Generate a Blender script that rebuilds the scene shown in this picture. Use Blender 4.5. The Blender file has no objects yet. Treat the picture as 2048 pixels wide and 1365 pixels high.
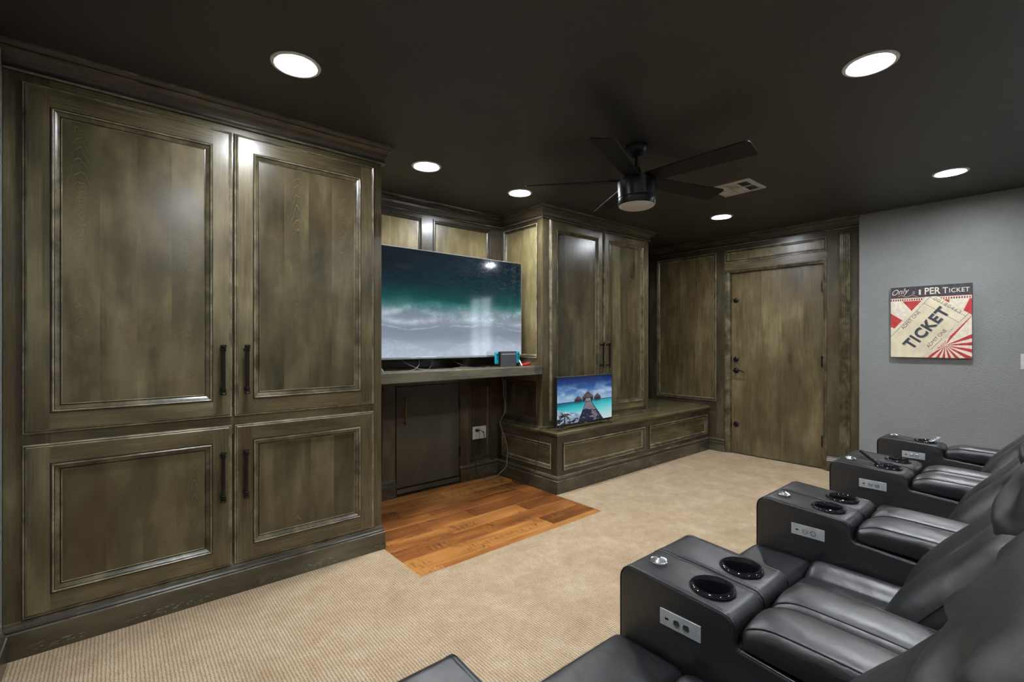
import bpy, bmesh, math, random
import numpy as np
from mathutils import Vector, Matrix
random.seed(7)
PI = math.pi
R = math.radians
sc = bpy.context.scene
COL = sc.collection

# ------------------------------------------------------------------ camera, world, exposure
H = 2.425                                   # ceiling height
cam_d = bpy.data.cameras.new('camera')
cam_d.sensor_width = 36.0
cam_d.lens = 36.0 * 943.0 / 2048.0
cam_d.clip_start = 0.02
cam = bpy.data.objects.new('camera', cam_d)
COL.objects.link(cam)
cam.location = (0, 0, 1.26)
cam.rotation_euler = (R(90), 0, R(49.85 - 90))
sc.camera = cam
sc.view_settings.view_transform = 'Standard'
sc.view_settings.look = 'None'
sc.view_settings.gamma = 1.0
sc.view_settings.use_curve_mapping = False
sc.view_settings.exposure = 0.0
LAMP_E = 590.0                               # emission of the recessed bulbs
SKY_E = 8.0
w = bpy.data.worlds.new('daylight'); sc.world = w
w.use_nodes = True
w.node_tree.nodes['Background'].inputs[0].default_value = (0.80, 0.90, 1.0, 1)
w.node_tree.nodes['Background'].inputs[1].default_value = SKY_E
# daylight portal in the window of the far wall (helps sampling of the sky only)
pd = bpy.data.lights.new('window_portal', 'AREA')
pd.shape = 'RECTANGLE'; pd.size = 0.95; pd.size_y = 1.25
pd.cycles.is_portal = True
po = bpy.data.objects.new('window_portal', pd); COL.objects.link(po)
po.location = (5.36, -0.95, 1.5); po.rotation_euler = (0, R(90), 0)

# ------------------------------------------------------------------ materials
def new_mat(name):
    m = bpy.data.materials.new(name); m.use_nodes = True
    nt = m.node_tree
    b = nt.nodes['Principled BSDF']
    return m, nt, b
def N(nt, t, **k):
    n = nt.nodes.new(t)
    for a, v in k.items(): setattr(n, a, v)
    return n
def S(nt, a, b): nt.links.new(a, b)
def math_n(nt, op, a, b=None, c=None, clamp=False):
    n = N(nt, 'ShaderNodeMath', operation=op); n.use_clamp = clamp
    for i, v in enumerate((a, b, c)):
        if v is None: continue
        if isinstance(v, (int, float)): n.inputs[i].default_value = v
        else: S(nt, v, n.inputs[i])
    return n.outputs[0]
def noise(nt, vec, scale, detail=3, rough=0.55, dist=0.0, out=0):
    n = N(nt, 'ShaderNodeTexNoise'); n.inputs['Scale'].default_value = scale
    n.inputs['Detail'].default_value = detail; n.inputs['Roughness'].default_value = rough
    n.inputs['Distortion'].default_value = dist
    S(nt, vec, n.inputs['Vector']); return n.outputs[out]
def comb(nt, x, y, z):
    n = N(nt, 'ShaderNodeCombineXYZ')
    for i, v in enumerate((x, y, z)):
        if isinstance(v, (int, float)): n.inputs[i].default_value = v
        else: S(nt, v, n.inputs[i])
    return n.outputs[0]
def ramp(nt, fac, stops, interp='LINEAR'):
    n = N(nt, 'ShaderNodeValToRGB'); cr = n.color_ramp; cr.interpolation = interp
    while len(cr.elements) < len(stops): cr.elements.new(0.5)
    for e, (p, c) in zip(cr.elements, stops):
        e.position = p; e.color = (*c, 1) if len(c) == 3 else c
    S(nt, fac, n.inputs[0]); return n.outputs[0]
def mixc(nt, fac, a, b, mode='MIX'):
    n = N(nt, 'ShaderNodeMix', data_type='RGBA', blend_type=mode)
    for i, v in ((0, fac), (6, a), (7, b)):
        if isinstance(v, (int, float)): n.inputs[i].default_value = v
        elif isinstance(v, tuple): n.inputs[i].default_value = (*v, 1)
        else: S(nt, v, n.inputs[i])
    return n.outputs[2]
def bump(nt, b, height, strength, dist):
    n = N(nt, 'ShaderNodeBump'); n.inputs['Strength'].default_value = strength
    n.inputs['Distance'].default_value = dist
    S(nt, height, n.inputs['Height']); S(nt, n.outputs[0], b.inputs['Normal'])
def objvec(nt):
    return N(nt, 'ShaderNodeTexCoord').outputs['Object']
def plain(name, col, rough=0.5, metal=0.0, spec=0.5, grain=True):
    m, nt, b = new_mat(name)
    b.inputs['Roughness'].default_value = rough
    b.inputs['Metallic'].default_value = metal
    b.inputs['Specular IOR Level'].default_value = spec
    v = objvec(nt)
    if grain:
        n = noise(nt, v, 40, 3)
        lo = tuple(c * 0.88 for c in col); hi = tuple(min(1, c * 1.1) for c in col)
        S(nt, ramp(nt, n, [(0.3, lo), (0.7, hi)]), b.inputs['Base Color'])
    else:
        b.inputs['Base Color'].default_value = (*col, 1)
    return m

def wood(name, mode, dark, mid, light, stave=0.115, rough=0.27, contrast=1.0, figure=0.35, brown=(0.075, 0.045, 0.022), tonal=0.26, mottle=0.0):
    """stained maple: mode V grain up, H grain along the wall, T grain along x on a flat top"""
    m, nt, b = new_mat(name)
    v = objvec(nt)
    mul = lambda a, k: math_n(nt, 'MULTIPLY', a, k)
    add = lambda a, k: math_n(nt, 'ADD', a, k)
    sp = N(nt, 'ShaderNodeSeparateXYZ'); S(nt, v, sp.inputs[0])
    X, Y, Z = sp.outputs
    xy = add(X, Y)
    if mode == 'V': ac, gr = xy, Z
    elif mode == 'H': ac, gr = add(Z, mul(X, 0.02)), xy
    else: ac, gr = Y, X
    rnd = mul(N(nt, 'ShaderNodeObjectInfo').outputs['Random'], 23.7)
    sd = math_n(nt, 'DIVIDE', add(ac, rnd), stave)
    st = math_n(nt, 'FLOOR', sd)
    loc = math_n(nt, 'SUBTRACT', math_n(nt, 'SUBTRACT', sd, st), 0.5)
    wn = N(nt, 'ShaderNodeTexWhiteNoise', noise_dimensions='2D'); S(nt, comb(nt, st, rnd, 0), wn.inputs['Vector'])
    tone = wn.outputs['Value']
    off = add(rnd, mul(tone, 31.0))
    # broad blotches of stain, following the grain
    mid_n = noise(nt, comb(nt, mul(ac, 8.0), mul(gr, 1.7), off), 1.0, 4, 0.52, 0.35)
    cloud = noise(nt, comb(nt, mul(ac, 3.0), mul(gr, 2.2), rnd), 1.0, 4, 0.6, 0.3)
    fine = noise(nt, comb(nt, mul(ac, 230), mul(gr, 4.0), off), 1.0, 2, 0.5)
    # nested cathedral arches inside some of the staves
    warp = noise(nt, comb(nt, mul(ac, 16.0), mul(gr, 3.0), off), 1.0, 3, 0.55)
    ph = add(mul(gr, 62.0), add(mul(math_n(nt, 'MULTIPLY', loc, loc), 105.0), mul(warp, 17.0)))
    rings = math_n(nt, 'ABSOLUTE', math_n(nt, 'SINE', ph))
    lines = math_n(nt, 'POWER', math_n(nt, 'SUBTRACT', 1.0, rings), 9.0)
    wn2 = N(nt, 'ShaderNodeTexWhiteNoise', noise_dimensions='2D'); S(nt, comb(nt, add(st, 7.3), rnd, 0), wn2.inputs['Vector'])
    some = ramp(nt, wn2.outputs['Value'], [(0.45, (0, 0, 0)), (0.55, (1, 1, 1))])
    msk = ramp(nt, noise(nt, comb(nt, mul(ac, 2.0), mul(gr, 1.1), add(off, 9.0)), 1.0, 2), [(0.44, (0, 0, 0)), (0.58, (1, 1, 1))])
    msk = math_n(nt, 'MULTIPLY', msk, some)
    f = add(mul(mid_n, 0.80 * contrast), mul(math_n(nt, 'SUBTRACT', tone, 0.5), tonal))
    f = add(f, mul(math_n(nt, 'SUBTRACT', fine, 0.5), 0.05))
    f = add(f, mul(math_n(nt, 'SUBTRACT', cloud, 0.5), 0.75))
    if mottle:
        mo = noise(nt, comb(nt, mul(ac, 13.0), mul(gr, 3.6), rnd), 1.0, 3, 0.5, 0.8)
        f = add(f, mul(math_n(nt, 'SUBTRACT', mo, 0.5), mottle))
    f = add(f, 0.5 - 0.40 * contrast)
    f = math_n(nt, 'SUBTRACT', f, mul(math_n(nt, 'MULTIPLY', math_n(nt, 'SUBTRACT', 1.0, rings), msk), 0.16 * figure))
    c = ramp(nt, f, [(0.20, dark), (0.5, mid), (0.80, light)])
    bm_ = ramp(nt, noise(nt, comb(nt, mul(ac, 3.1), mul(gr, 1.3), add(rnd, 4.0)), 1.0, 4, 0.6), [(0.45, (0, 0, 0)), (0.70, (0.6, 0.6, 0.6))])
    c = mixc(nt, bm_, c, brown)
    c = mixc(nt, mul(math_n(nt, 'MULTIPLY', lines, msk), figure), c, tuple(min(1, q * 1.35) for q in light))
    S(nt, c, b.inputs['Base Color'])
    S(nt, add(mul(fine, 0.10), rough - 0.05), b.inputs['Roughness'])
    b.inputs['Specular IOR Level'].default_value = 0.5
    bump(nt, b, fine, 0.06, 0.0015)
    return m

OL_D, OL_M, OL_L = (0.029, 0.024, 0.012), (0.096, 0.079, 0.039), (0.225, 0.190, 0.100)
M_V = wood('olive_stained_maple_upright_grain', 'V', OL_D, OL_M, OL_L, tonal=0.1, mottle=0.2)
M_H = wood('olive_stained_maple_level_grain', 'H', OL_D, OL_M, OL_L, stave=0.4, tonal=0.1, mottle=0.2)
M_T = wood('olive_stained_maple_top', 'T', OL_D, OL_M, OL_L, stave=0.3, rough=0.24, tonal=0.1)
M_PAN = wood('olive_stained_door_panel', 'V', (0.020, 0.017, 0.009), (0.080, 0.067, 0.034), (0.200, 0.170, 0.092), stave=0.125, figure=0.75, rough=0.25, tonal=0.17)
M_LITE = wood('light_stained_veneer', 'V', (0.060, 0.050, 0.022), (0.190, 0.158, 0.074), (0.370, 0.315, 0.160), stave=3.0, figure=0.0, rough=0.30, brown=(0.16, 0.105, 0.045), tonal=0.0, mottle=0.45)
M_DOOR = wood('brown_olive_door_veneer', 'V', (0.038, 0.029, 0.013), (0.125, 0.098, 0.047), (0.255, 0.205, 0.108), stave=0.20, figure=0.0, rough=0.28, brown=(0.095, 0.060, 0.026), tonal=0.06, mottle=0.38)
M_PH = wood('olive_stained_low_panel', 'H', OL_D, OL_M, OL_L, stave=2.0, figure=0.0, tonal=0.0, mottle=0.35)
M_DH = wood('dark_stained_trim', 'H', (0.018, 0.014, 0.009), (0.048, 0.040, 0.027), (0.115, 0.100, 0.062), stave=0.5, figure=0.0, rough=0.25, tonal=0.0, mottle=0.3, brown=(0.06, 0.036, 0.022))
M_BASE = wood('dark_scuffed_plinth', 'H', (0.022, 0.019, 0.012), (0.060, 0.053, 0.035), (0.125, 0.112, 0.074), stave=0.5, figure=0.0, rough=0.25, tonal=0.0, mottle=0.35)
M_DV = wood('dark_stained_upright', 'V', (0.016, 0.014, 0.009), (0.050, 0.043, 0.026), (0.120, 0.105, 0.064), stave=0.35, figure=0.7, rough=0.25, tonal=0.05, mottle=0.3)
M_FIG = wood('figured_dark_upright', 'V', (0.020, 0.017, 0.010), (0.062, 0.053, 0.031), (0.135, 0.118, 0.072), stave=0.21, figure=1.0, rough=0.25, tonal=0.0, mottle=0.2)
M_ACC = wood('near_black_stained_door', 'V', (0.034, 0.033, 0.024), (0.052, 0.050, 0.035), (0.078, 0.072, 0.050), stave=3.0, figure=0.0, rough=0.22, brown=(0.040, 0.032, 0.020), tonal=0.0)
def mottled(name, lo, mid, hi, rough=0.24):
    m, nt, b = new_mat(name)
    v = objvec(nt)
    n = noise(nt, v, 9, 5, 0.65, 0.4)
    S(nt, ramp(nt, n, [(0.34, lo), (0.5, mid), (0.66, hi)]), b.inputs['Base Color'])
    b.inputs['Roughness'].default_value = rough
    return m
M_MLD = mottled('stained_moulding', (0.040, 0.033, 0.018), (0.090, 0.078, 0.043), (0.170, 0.148, 0.088))
M_GLZ = mottled('dark_glaze_in_grooves', (0.010, 0.008, 0.005), (0.020, 0.016, 0.010), (0.040, 0.034, 0.022), 0.3)
M_WORN = mottled('worn_moulding_edge', (0.13, 0.11, 0.065), (0.26, 0.225, 0.145), (0.42, 0.375, 0.26), 0.25)
M_LEDGE = mottled('rubbed_moulding_edge', (0.055, 0.048, 0.032), (0.105, 0.095, 0.066), (0.19, 0.175, 0.125), 0.24)
M_GAP = plain('black_gap', (0.004, 0.004, 0.003), 0.7, grain=False)

def scuffed(m):
    """pale chips along the lower edge of the plinths"""
    nt = m.node_tree; b = nt.nodes['Principled BSDF']
    src = b.inputs['Base Color'].links[0].from_socket
    v = objvec(nt); sp = N(nt, 'ShaderNodeSeparateXYZ'); S(nt, v, sp.inputs[0])
    along = math_n(nt, 'ADD', sp.outputs[0], sp.outputs[1])
    n = noise(nt, comb(nt, math_n(nt, 'MULTIPLY', along, 26), math_n(nt, 'MULTIPLY', sp.outputs[2], 210), 3), 1.0, 3, 0.6)
    big = noise(nt, comb(nt, math_n(nt, 'MULTIPLY', along, 3.3), 5.0, 0), 1.0, 2)
    band = ramp(nt, sp.outputs[2], [(0.012, (0, 0, 0)), (0.02, (1, 1, 1)), (0.040, (1, 1, 1)), (0.052, (0, 0, 0))])
    f = math_n(nt, 'MULTIPLY', ramp(nt, n, [(0.60, (0, 0, 0)), (0.63, (1, 1, 1))]), ramp(nt, big, [(0.48, (0, 0, 0)), (0.55, (1, 1, 1))]))
    f = math_n(nt, 'MULTIPLY', f, band)
    S(nt, mixc(nt, f, src, (0.42, 0.44, 0.44)), b.inputs['Base Color'])
scuffed(M_BASE)

def painted_wall():
    m, nt, b = new_mat('grey_textured_wall_paint')
    v = objvec(nt)
    n1 = noise(nt, v, 105, 3, 0.55, 0.6); n2 = noise(nt, v, 30, 2)
    h = math_n(nt, 'ADD', ramp(nt, n1, [(0.42, (0, 0, 0)), (0.6, (1, 1, 1))]), math_n(nt, 'MULTIPLY', n2, 0.5))
    S(nt, ramp(nt, noise(nt, v, 3, 2), [(0.3, (0.250, 0.264, 0.260)), (0.7, (0.280, 0.294, 0.290))]), b.inputs['Base Color'])
    b.inputs['Roughness'].default_value = 0.42
    bump(nt, b, h, 0.6, 0.0028)
    return m
M_WALL = painted_wall()
def ceiling_mat():
    m, nt, b = new_mat('charcoal_textured_ceiling_paint')
    v = objvec(nt)
    n1 = noise(nt, v, 95, 3, 0.5, 0.5); n2 = noise(nt, v, 30, 2)
    h = math_n(nt, 'ADD', ramp(nt, n1, [(0.42, (0, 0, 0)), (0.62, (1, 1, 1))]), math_n(nt, 'MULTIPLY', n2, 0.3))
    S(nt, ramp(nt, noise(nt, v, 2, 2), [(0.3, (0.039, 0.0375, 0.0350)), (0.7, (0.046, 0.0445, 0.0415))]), b.inputs['Base Color'])
    b.inputs['Roughness'].default_value = 0.52
    b.inputs['Specular IOR Level'].default_value = 0.42
    bump(nt, b, h, 0.42, 0.0016)
    return m
M_CEIL = ceiling_mat()

def carpet_mat():
    m, nt, b = new_mat('beige_loop_carpet')
    v = objvec(nt)
    sp = N(nt, 'ShaderNodeSeparateXYZ'); S(nt, v, sp.inputs[0]); X, Y, Z = sp.outputs
    jit = noise(nt, v, 60, 2)
    xx = math_n(nt, 'ADD', math_n(nt, 'MULTIPLY', X, 2 * PI / 0.0125), math_n(nt, 'MULTIPLY', jit, 3.6))
    yy = math_n(nt, 'ADD', math_n(nt, 'MULTIPLY', Y, 2 * PI / 0.0105), math_n(nt, 'MULTIPLY', jit, 9.0))
    rib = math_n(nt, 'MULTIPLY_ADD', math_n(nt, 'SINE', xx), 0.5, 0.5)
    dot = math_n(nt, 'MULTIPLY_ADD', math_n(nt, 'SINE', yy), 0.5, 0.5)
    pit = math_n(nt, 'MULTIPLY', math_n(nt, 'POWER', rib, 2.2), math_n(nt, 'MULTIPLY_ADD', dot, 0.7, 0.3))
    fz = noise(nt, v, 420, 3, 0.7)
    cl = noise(nt, v, 4.0, 6, 0.68, 0.4); cl2 = noise(nt, v, 17, 5, 0.7, 0.5)
    f = math_n(nt, 'ADD', math_n(nt, 'MULTIPLY', cl, 0.6), math_n(nt, 'MULTIPLY', cl2, 0.4))
    c = ramp(nt, f, [(0.36, (0.50, 0.365, 0.228)), (0.52, (0.61, 0.462, 0.305)), (0.66, (0.71, 0.575, 0.410))])
    c = mixc(nt, math_n(nt, 'MULTIPLY', ramp(nt, fz, [(0.35, (1, 1, 1)), (0.6, (0, 0, 0))]), 0.45), c, (0.16, 0.115, 0.072))
    c = mixc(nt, math_n(nt, 'MULTIPLY', pit, 0.72), c, (0.10, 0.070, 0.042))
    S(nt, c, b.inputs['Base Color'])
    b.inputs['Roughness'].default_value = 0.95
    b.inputs['Specular IOR Level'].default_value = 0.1
    h = math_n(nt, 'SUBTRACT', math_n(nt, 'MULTIPLY', fz, 0.6), pit)
    bump(nt, b, h, 0.7, 0.004)
    return m
M_CARPET = carpet_mat()

def plank_mat():
    m, nt, b = new_mat('amber_handscraped_plank')
    v = objvec(nt)
    sp = N(nt, 'ShaderNodeSeparateXYZ'); S(nt, v, sp.inputs[0]); X, Y, Z = sp.outputs
    r0 = N(nt, 'ShaderNodeObjectInfo').outputs['Random']
    rnd = math_n(nt, 'MULTIPLY', r0, 37.0)
    a = noise(nt, comb(nt, math_n(nt, 'MULTIPLY', X, 2.2), math_n(nt, 'MULTIPLY', Y, 16), rnd), 1.0, 4, 0.6, 0.3)
    fine = noise(nt, comb(nt, math_n(nt, 'MULTIPLY', X, 12), math_n(nt, 'MULTIPLY', Y, 120), rnd), 1.0, 3, 0.6)
    f = math_n(nt, 'ADD', a, math_n(nt, 'MULTIPLY', math_n(nt, 'SUBTRACT', r0, 0.45), 0.5))
    f = math_n(nt, 'ADD', f, math_n(nt, 'MULTIPLY', math_n(nt, 'SUBTRACT', fine, 0.5), 0.2))
    c = ramp(nt, f, [(0.22, (0.150, 0.048, 0.012)), (0.50, (0.330, 0.118, 0.026)), (0.8, (0.520, 0.235, 0.060))])
    # curly figure: short dark streaks across the grain
    cur = noise(nt, comb(nt, math_n(nt, 'MULTIPLY', X, 60), math_n(nt, 'MULTIPLY', Y, 14), rnd), 1.0, 3, 0.6, 0.4)
    msk = ramp(nt, noise(nt, comb(nt, math_n(nt, 'MULTIPLY', X, 3.2), math_n(nt, 'MULTIPLY', Y, 9), rnd), 1.0, 2), [(0.50, (0, 0, 0)), (0.60, (1, 1, 1))])
    k = math_n(nt, 'MULTIPLY', ramp(nt, cur, [(0.50, (0, 0, 0)), (0.58, (1, 1, 1))]), msk)
    c = mixc(nt, math_n(nt, 'MULTIPLY', k, 0.75), c, (0.060, 0.018, 0.006))
    S(nt, c, b.inputs['Base Color'])
    b.inputs['Roughness'].default_value = 0.36
    bump(nt, b, math_n(nt, 'ADD', cur, fine), 0.18, 0.002)
    return m
M_PLANK = plank_mat()

def leather(name='black_leather', col=(0.0065, 0.0070, 0.0085), rough=0.36):
    m, nt, b = new_mat(name)
    v = objvec(nt)
    vo = N(nt, 'ShaderNodeTexVoronoi', feature='DISTANCE_TO_EDGE'); vo.inputs['Scale'].default_value = 900
    S(nt, v, vo.inputs['Vector'])
    wr = noise(nt, v, 9, 3, 0.5, 0.8); wr2 = noise(nt, v, 34, 3, 0.55, 0.5)
    h = math_n(nt, 'ADD', math_n(nt, 'MULTIPLY', ramp(nt, vo.outputs['Distance'], [(0.0, (0, 0, 0)), (0.12, (1, 1, 1))]), 0.02),
               math_n(nt, 'ADD', math_n(nt, 'MULTIPLY', wr, 2.4), math_n(nt, 'MULTIPLY', wr2, 0.30)))
    S(nt, ramp(nt, noise(nt, v, 5, 3), [(0.3, tuple(c * 0.8 for c in col)), (0.7, tuple(c * 1.25 for c in col))]), b.inputs['Base Color'])
    S(nt, math_n(nt, 'MULTIPLY_ADD', wr2, 0.16, rough - 0.08), b.inputs['Roughness'])
    b.inputs['Specular IOR Level'].default_value = 0.95
    bump(nt, b, h, 0.5, 0.004)
    return m
M_LEA = leather()
M_STITCH = plain('black_thread', (0.022, 0.023, 0.026), 0.5)
M_PIPE = plain('black_seam_piping', (0.009, 0.009, 0.011), 0.35)
M_BLKGLOSS = plain('glossy_black_plastic', (0.008, 0.008, 0.010), 0.08, grain=False)
M_BLK = plain('satin_black_plastic', (0.010, 0.010, 0.011), 0.35)
M_FAN = plain('satin_black_metal', (0.010, 0.010, 0.012), 0.32, 0.3)
M_BLADE = plain('matt_black_fan_blade', (0.0035, 0.0032, 0.0030), 0.5, 0.0, 0.25)
M_CHROME = plain('brushed_steel', (0.62, 0.63, 0.64), 0.22, 1.0)
M_ALU = plain('silver_plate', (0.52, 0.54, 0.55), 0.35, 0.35)
M_BRONZE = plain('dark_oiled_bronze', (0.035, 0.030, 0.028), 0.26, 0.75)
M_BRASS = plain('aged_brass', (0.16, 0.10, 0.04), 0.3, 0.8)
M_WHITE = plain('white_plastic', (0.62, 0.62, 0.60), 0.4)
M_VENT = plain('off_white_enamel', (0.50, 0.49, 0.45), 0.45)
M_RING = plain('pale_grey_light_trim', (0.70, 0.70, 0.70), 0.35)
M_REFL = plain('white_reflector', (0.70, 0.70, 0.70), 0.35, 0.0, grain=False)
M_LENS = plain('frosted_glass_lens', (0.60, 0.55, 0.50), 0.35)
M_TURQ = plain('turquoise_plastic', (0.0, 0.34, 0.42), 0.35)
M_DOCK = plain('charcoal_plastic', (0.055, 0.058, 0.062), 0.4)
M_RED = plain('red_plastic', (0.55, 0.03, 0.02), 0.3)
M_CABG = plain('grey_cable', (0.17, 0.17, 0.15), 0.45)
M_CABB = plain('black_cable', (0.010, 0.010, 0.010), 0.45)
M_SILV = plain('silver_tv_frame', (0.45, 0.45, 0.46), 0.3, 0.8)
def emit_mat(name, col, e):
    m, nt, b = new_mat(name)
    b.inputs['Base Color'].default_value = (*col, 1)
    b.inputs['Emission Color'].default_value = (*col, 1); b.inputs['Emission Strength'].default_value = e
    return m
M_BULB = emit_mat('lit_bulb', (0.93, 0.96, 1.0), LAMP_E)
def screen_mat(name, e):
    m, nt, b = new_mat(name)
    a = N(nt, 'ShaderNodeAttribute', attribute_name='picture')
    b.inputs['Base Color'].default_value = (0.004, 0.004, 0.005, 1)
    b.inputs['Roughness'].default_value = 0.07
    S(nt, a.outputs['Color'], b.inputs['Emission Color']); b.inputs['Emission Strength'].default_value = e
    return m
M_SCREEN = screen_mat('lit_glossy_screen', 0.80)
def print_mat():
    m, nt, b = new_mat('printed_canvas')
    a = N(nt, 'ShaderNodeAttribute', attribute_name='picture')
    n = noise(nt, objvec(nt), 90, 3)
    S(nt, mixc(nt, 0.12, a.outputs['Color'], n, 'MULTIPLY'), b.inputs['Base Color'])
    b.inputs['Roughness'].default_value = 0.6
    return m
M_PRINT = print_mat()
M_INK = plain('dark_slate_ink', (0.045, 0.050, 0.062), 0.6)
M_CREAM = plain('cream_ink', (0.72, 0.66, 0.55), 0.6)
M_GLASS, _nt, _b = new_mat('window_glass')
_b.inputs['Transmission Weight'].default_value = 1.0; _b.inputs['Roughness'].default_value = 0.0; _b.inputs['IOR'].default_value = 1.02

# ------------------------------------------------------------------ mesh helpers
def obj(name, bm, mats, parent=None, smooth=None, recalc=True):
    if recalc: bmesh.ops.recalc_face_normals(bm, faces=bm.faces[:])
    me = bpy.data.meshes.new(name); bm.to_mesh(me); bm.free()
    if not isinstance(mats, (list, tuple)): mats = [mats]
    for m in mats: me.materials.append(m)
    if smooth is not None:
        me.shade_smooth(); me.set_sharp_from_angle(angle=R(smooth))
    o = bpy.data.objects.new(name, me); COL.objects.link(o)
    if parent is not None: attach(o, parent)
    return o
def attach(o, parent):
    o.parent = parent
    o.matrix_parent_inverse = Matrix.Translation(world_loc(parent)).inverted()
def world_loc(o):
    return Vector(o.location) if o.parent is None else Vector((0, 0, 0))
def thing(name, label, cat, loc, group=None):
    o = bpy.data.objects.new(name, None); COL.objects.link(o); o.location = loc
    o.empty_display_size = 0.05
    o['label'] = label; o['category'] = cat
    if group: o['group'] = group
    return o
def tag(o, label, cat, group=None):
    o['label'] = label; o['category'] = cat
    if group: o['group'] = group
    return o
def struct(o): o['kind'] = 'structure'; return o
def sroot(name, loc=(0, 0, 0)):
    o = bpy.data.objects.new(name, None); COL.objects.link(o); o.location = loc; o['kind'] = 'structure'; return o

def facing_y(Y0): return lambda a, z, d: (a, Y0 - d, z)       # a wall that looks towards -Y
def facing_x(X0): return lambda a, z, d: (X0 - d, a, z)       # a wall that looks towards -X
def facing_px(X0): return lambda a, z, d: (X0 + d, a, z)      # looks towards +X
def box(bm, x0, x1, y0, y1, z0, z1, mi=0, T=None):
    c = [(x, y, z) for x in (x0, x1) for y in (y0, y1) for z in (z0, z1)]
    if T: c = [T(*p) for p in c]
    v = [bm.verts.new(p) for p in c]
    for f in ((0, 1, 3, 2), (4, 6, 7, 5), (0, 4, 5, 1), (2, 3, 7, 6), (0, 2, 6, 4), (1, 5, 7, 3)):
        bm.faces.new([v[i] for i in f]).material_index = mi
    return v
def bbox_(bm, x0, x1, y0, y1, z0, z1, bev=0.003, seg=2, mi=0, T=None):
    """box with softened edges"""
    t = bmesh.new(); box(t, x0, x1, y0, y1, z0, z1, mi, T)
    bmesh.ops.recalc_face_normals(t, faces=t.faces[:])
    bmesh.ops.bevel(t, geom=t.edges[:], offset=bev, segments=seg, affect='EDGES', profile=0.5)
    merge(bm, t, mi)
def merge(bm, t, mi=None, M=None):
    mp = {}
    for v in t.verts: mp[v] = bm.verts.new(M @ v.co if M else v.co)
    for f in t.faces:
        nf = bm.faces.new([mp[v] for v in f.verts]); nf.material_index = f.material_index if mi is None else mi
    t.free()
def rect_loops(bm, T, a0, a1, z0, z1, prof, mis=None, cap=False, capmi=0):
    """mitred frame moulding: prof is a list of (inset, depth)"""
    prev = None
    for i, (s, d) in enumerate(prof):
        loop = [bm.verts.new(T(a, z, d)) for a, z in ((a0 + s, z0 + s), (a1 - s, z0 + s), (a1 - s, z1 - s), (a0 + s, z1 - s))]
        if prev:
            for k in range(4):
                f = bm.faces.new((prev[k], prev[(k + 1) % 4], loop[(k + 1) % 4], loop[k]))
                if mis is not None: f.material_index = mis if isinstance(mis, int) else mis[min(i - 1, len(mis) - 1)]
        prev = loop
    if cap:
        bm.faces.new(prev).material_index = capmi
def sweep(bm, path, prof, closed=False, mi=0, caps=True):
    """sweep prof [(out, z)] along a plan polyline; out is to the right-hand side of travel"""
    n = len(path); rows = []
    P = [Vector((p[0], p[1])) for p in path]
    for i in range(n):
        d1 = (P[i] - P[i - 1]).normalized() if (i > 0 or closed) else None
        d2 = (P[(i + 1) % n] - P[i]).normalized() if (i < n - 1 or closed) else None
        if d1 is None: d1 = d2
        if d2 is None: d2 = d1
        n1 = Vector((d1.y, -d1.x)); n2 = Vector((d2.y, -d2.x))
        m = (n1 + n2); m = m / max(1e-6, m.dot(n1))
        rows.append([bm.verts.new((P[i].x + m.x * o, P[i].y + m.y * o, z)) for o, z in prof])
    for i in range(n if closed else n - 1):
        A, B = rows[i], rows[(i + 1) % n]
        for k in range(len(prof) - 1):
            bm.faces.new((A[k], B[k], B[k + 1], A[k + 1])).material_index = mi if isinstance(mi, int) else mi[k]
    if caps and not closed:
        for r in (rows[0], rows[-1]):
            try: bm.faces.new(r).material_index = 0
            except ValueError: pass
def lathe(bm, prof, c=(0, 0, 0), seg=24, axis='Z', mi=0, cap=True):
    rows = []
    for r, h in prof:
        row = []
        for i in range(seg):
            a = 2 * PI * i / seg; x, y = r * math.cos(a), r * math.sin(a)
            p = {'Z': (x, y, h), 'Y': (x, h, y), 'X': (h, x, y)}[axis]
            row.append(bm.verts.new((p[0] + c[0], p[1] + c[1], p[2] + c[2])))
        rows.append(row)
    for A, B in zip(rows, rows[1:]):
        for i in range(seg):
            bm.faces.new((A[i], A[(i + 1) % seg], B[(i + 1) % seg], B[i])).material_index = mi
    if cap:
        for r in (rows[0], rows[-1]): bm.faces.new(r).material_index = mi
def tube(bm, pts, r, seg=8, mi=0, closed=False):
    P = [Vector(p) for p in pts]; rows = []
    n = len(P)
    for i in range(n):
        if closed: t = (P[(i + 1) % n] - P[i - 1])
        else: t = P[min(i + 1, n - 1)] - P[max(i - 1, 0)]
        t.normalize()
        up = Vector((0, 0, 1)) if abs(t.z) < 0.9 else Vector((1, 0, 0))
        a = t.cross(up).normalized(); b = a.cross(t).normalized()
        rows.append([bm.verts.new(P[i] + a * r * math.cos(2 * PI * k / seg) + b * r * math.sin(2 * PI * k / seg)) for k in range(seg)])
    for i in range(n if closed else n - 1):
        A, B = rows[i], rows[(i + 1) % n]
        for k in range(seg): bm.faces.new((A[k], A[(k + 1) % seg], B[(k + 1) % seg], B[k])).material_index = mi
    if not closed:
        bm.faces.new(rows[0]).material_index = mi; bm.faces.new(rows[-1][::-1]).material_index = mi
def spline(pts, n=8):
    """Catmull-Rom through the points"""
    P = [Vector(p) for p in pts]; out = []
    for i in range(len(P) - 1):
        p0, p1, p2, p3 = P[max(i - 1, 0)], P[i], P[i + 1], P[min(i + 2, len(P) - 1)]
        for k in range(n):
            t = k / n
            out.append(0.5 * ((2 * p1) + (p2 - p0) * t + (2 * p0 - 5 * p1 + 4 * p2 - p3) * t * t + (3 * p1 - p0 - 3 * p2 + p3) * t ** 3))
    out.append(P[-1]); return out
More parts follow.
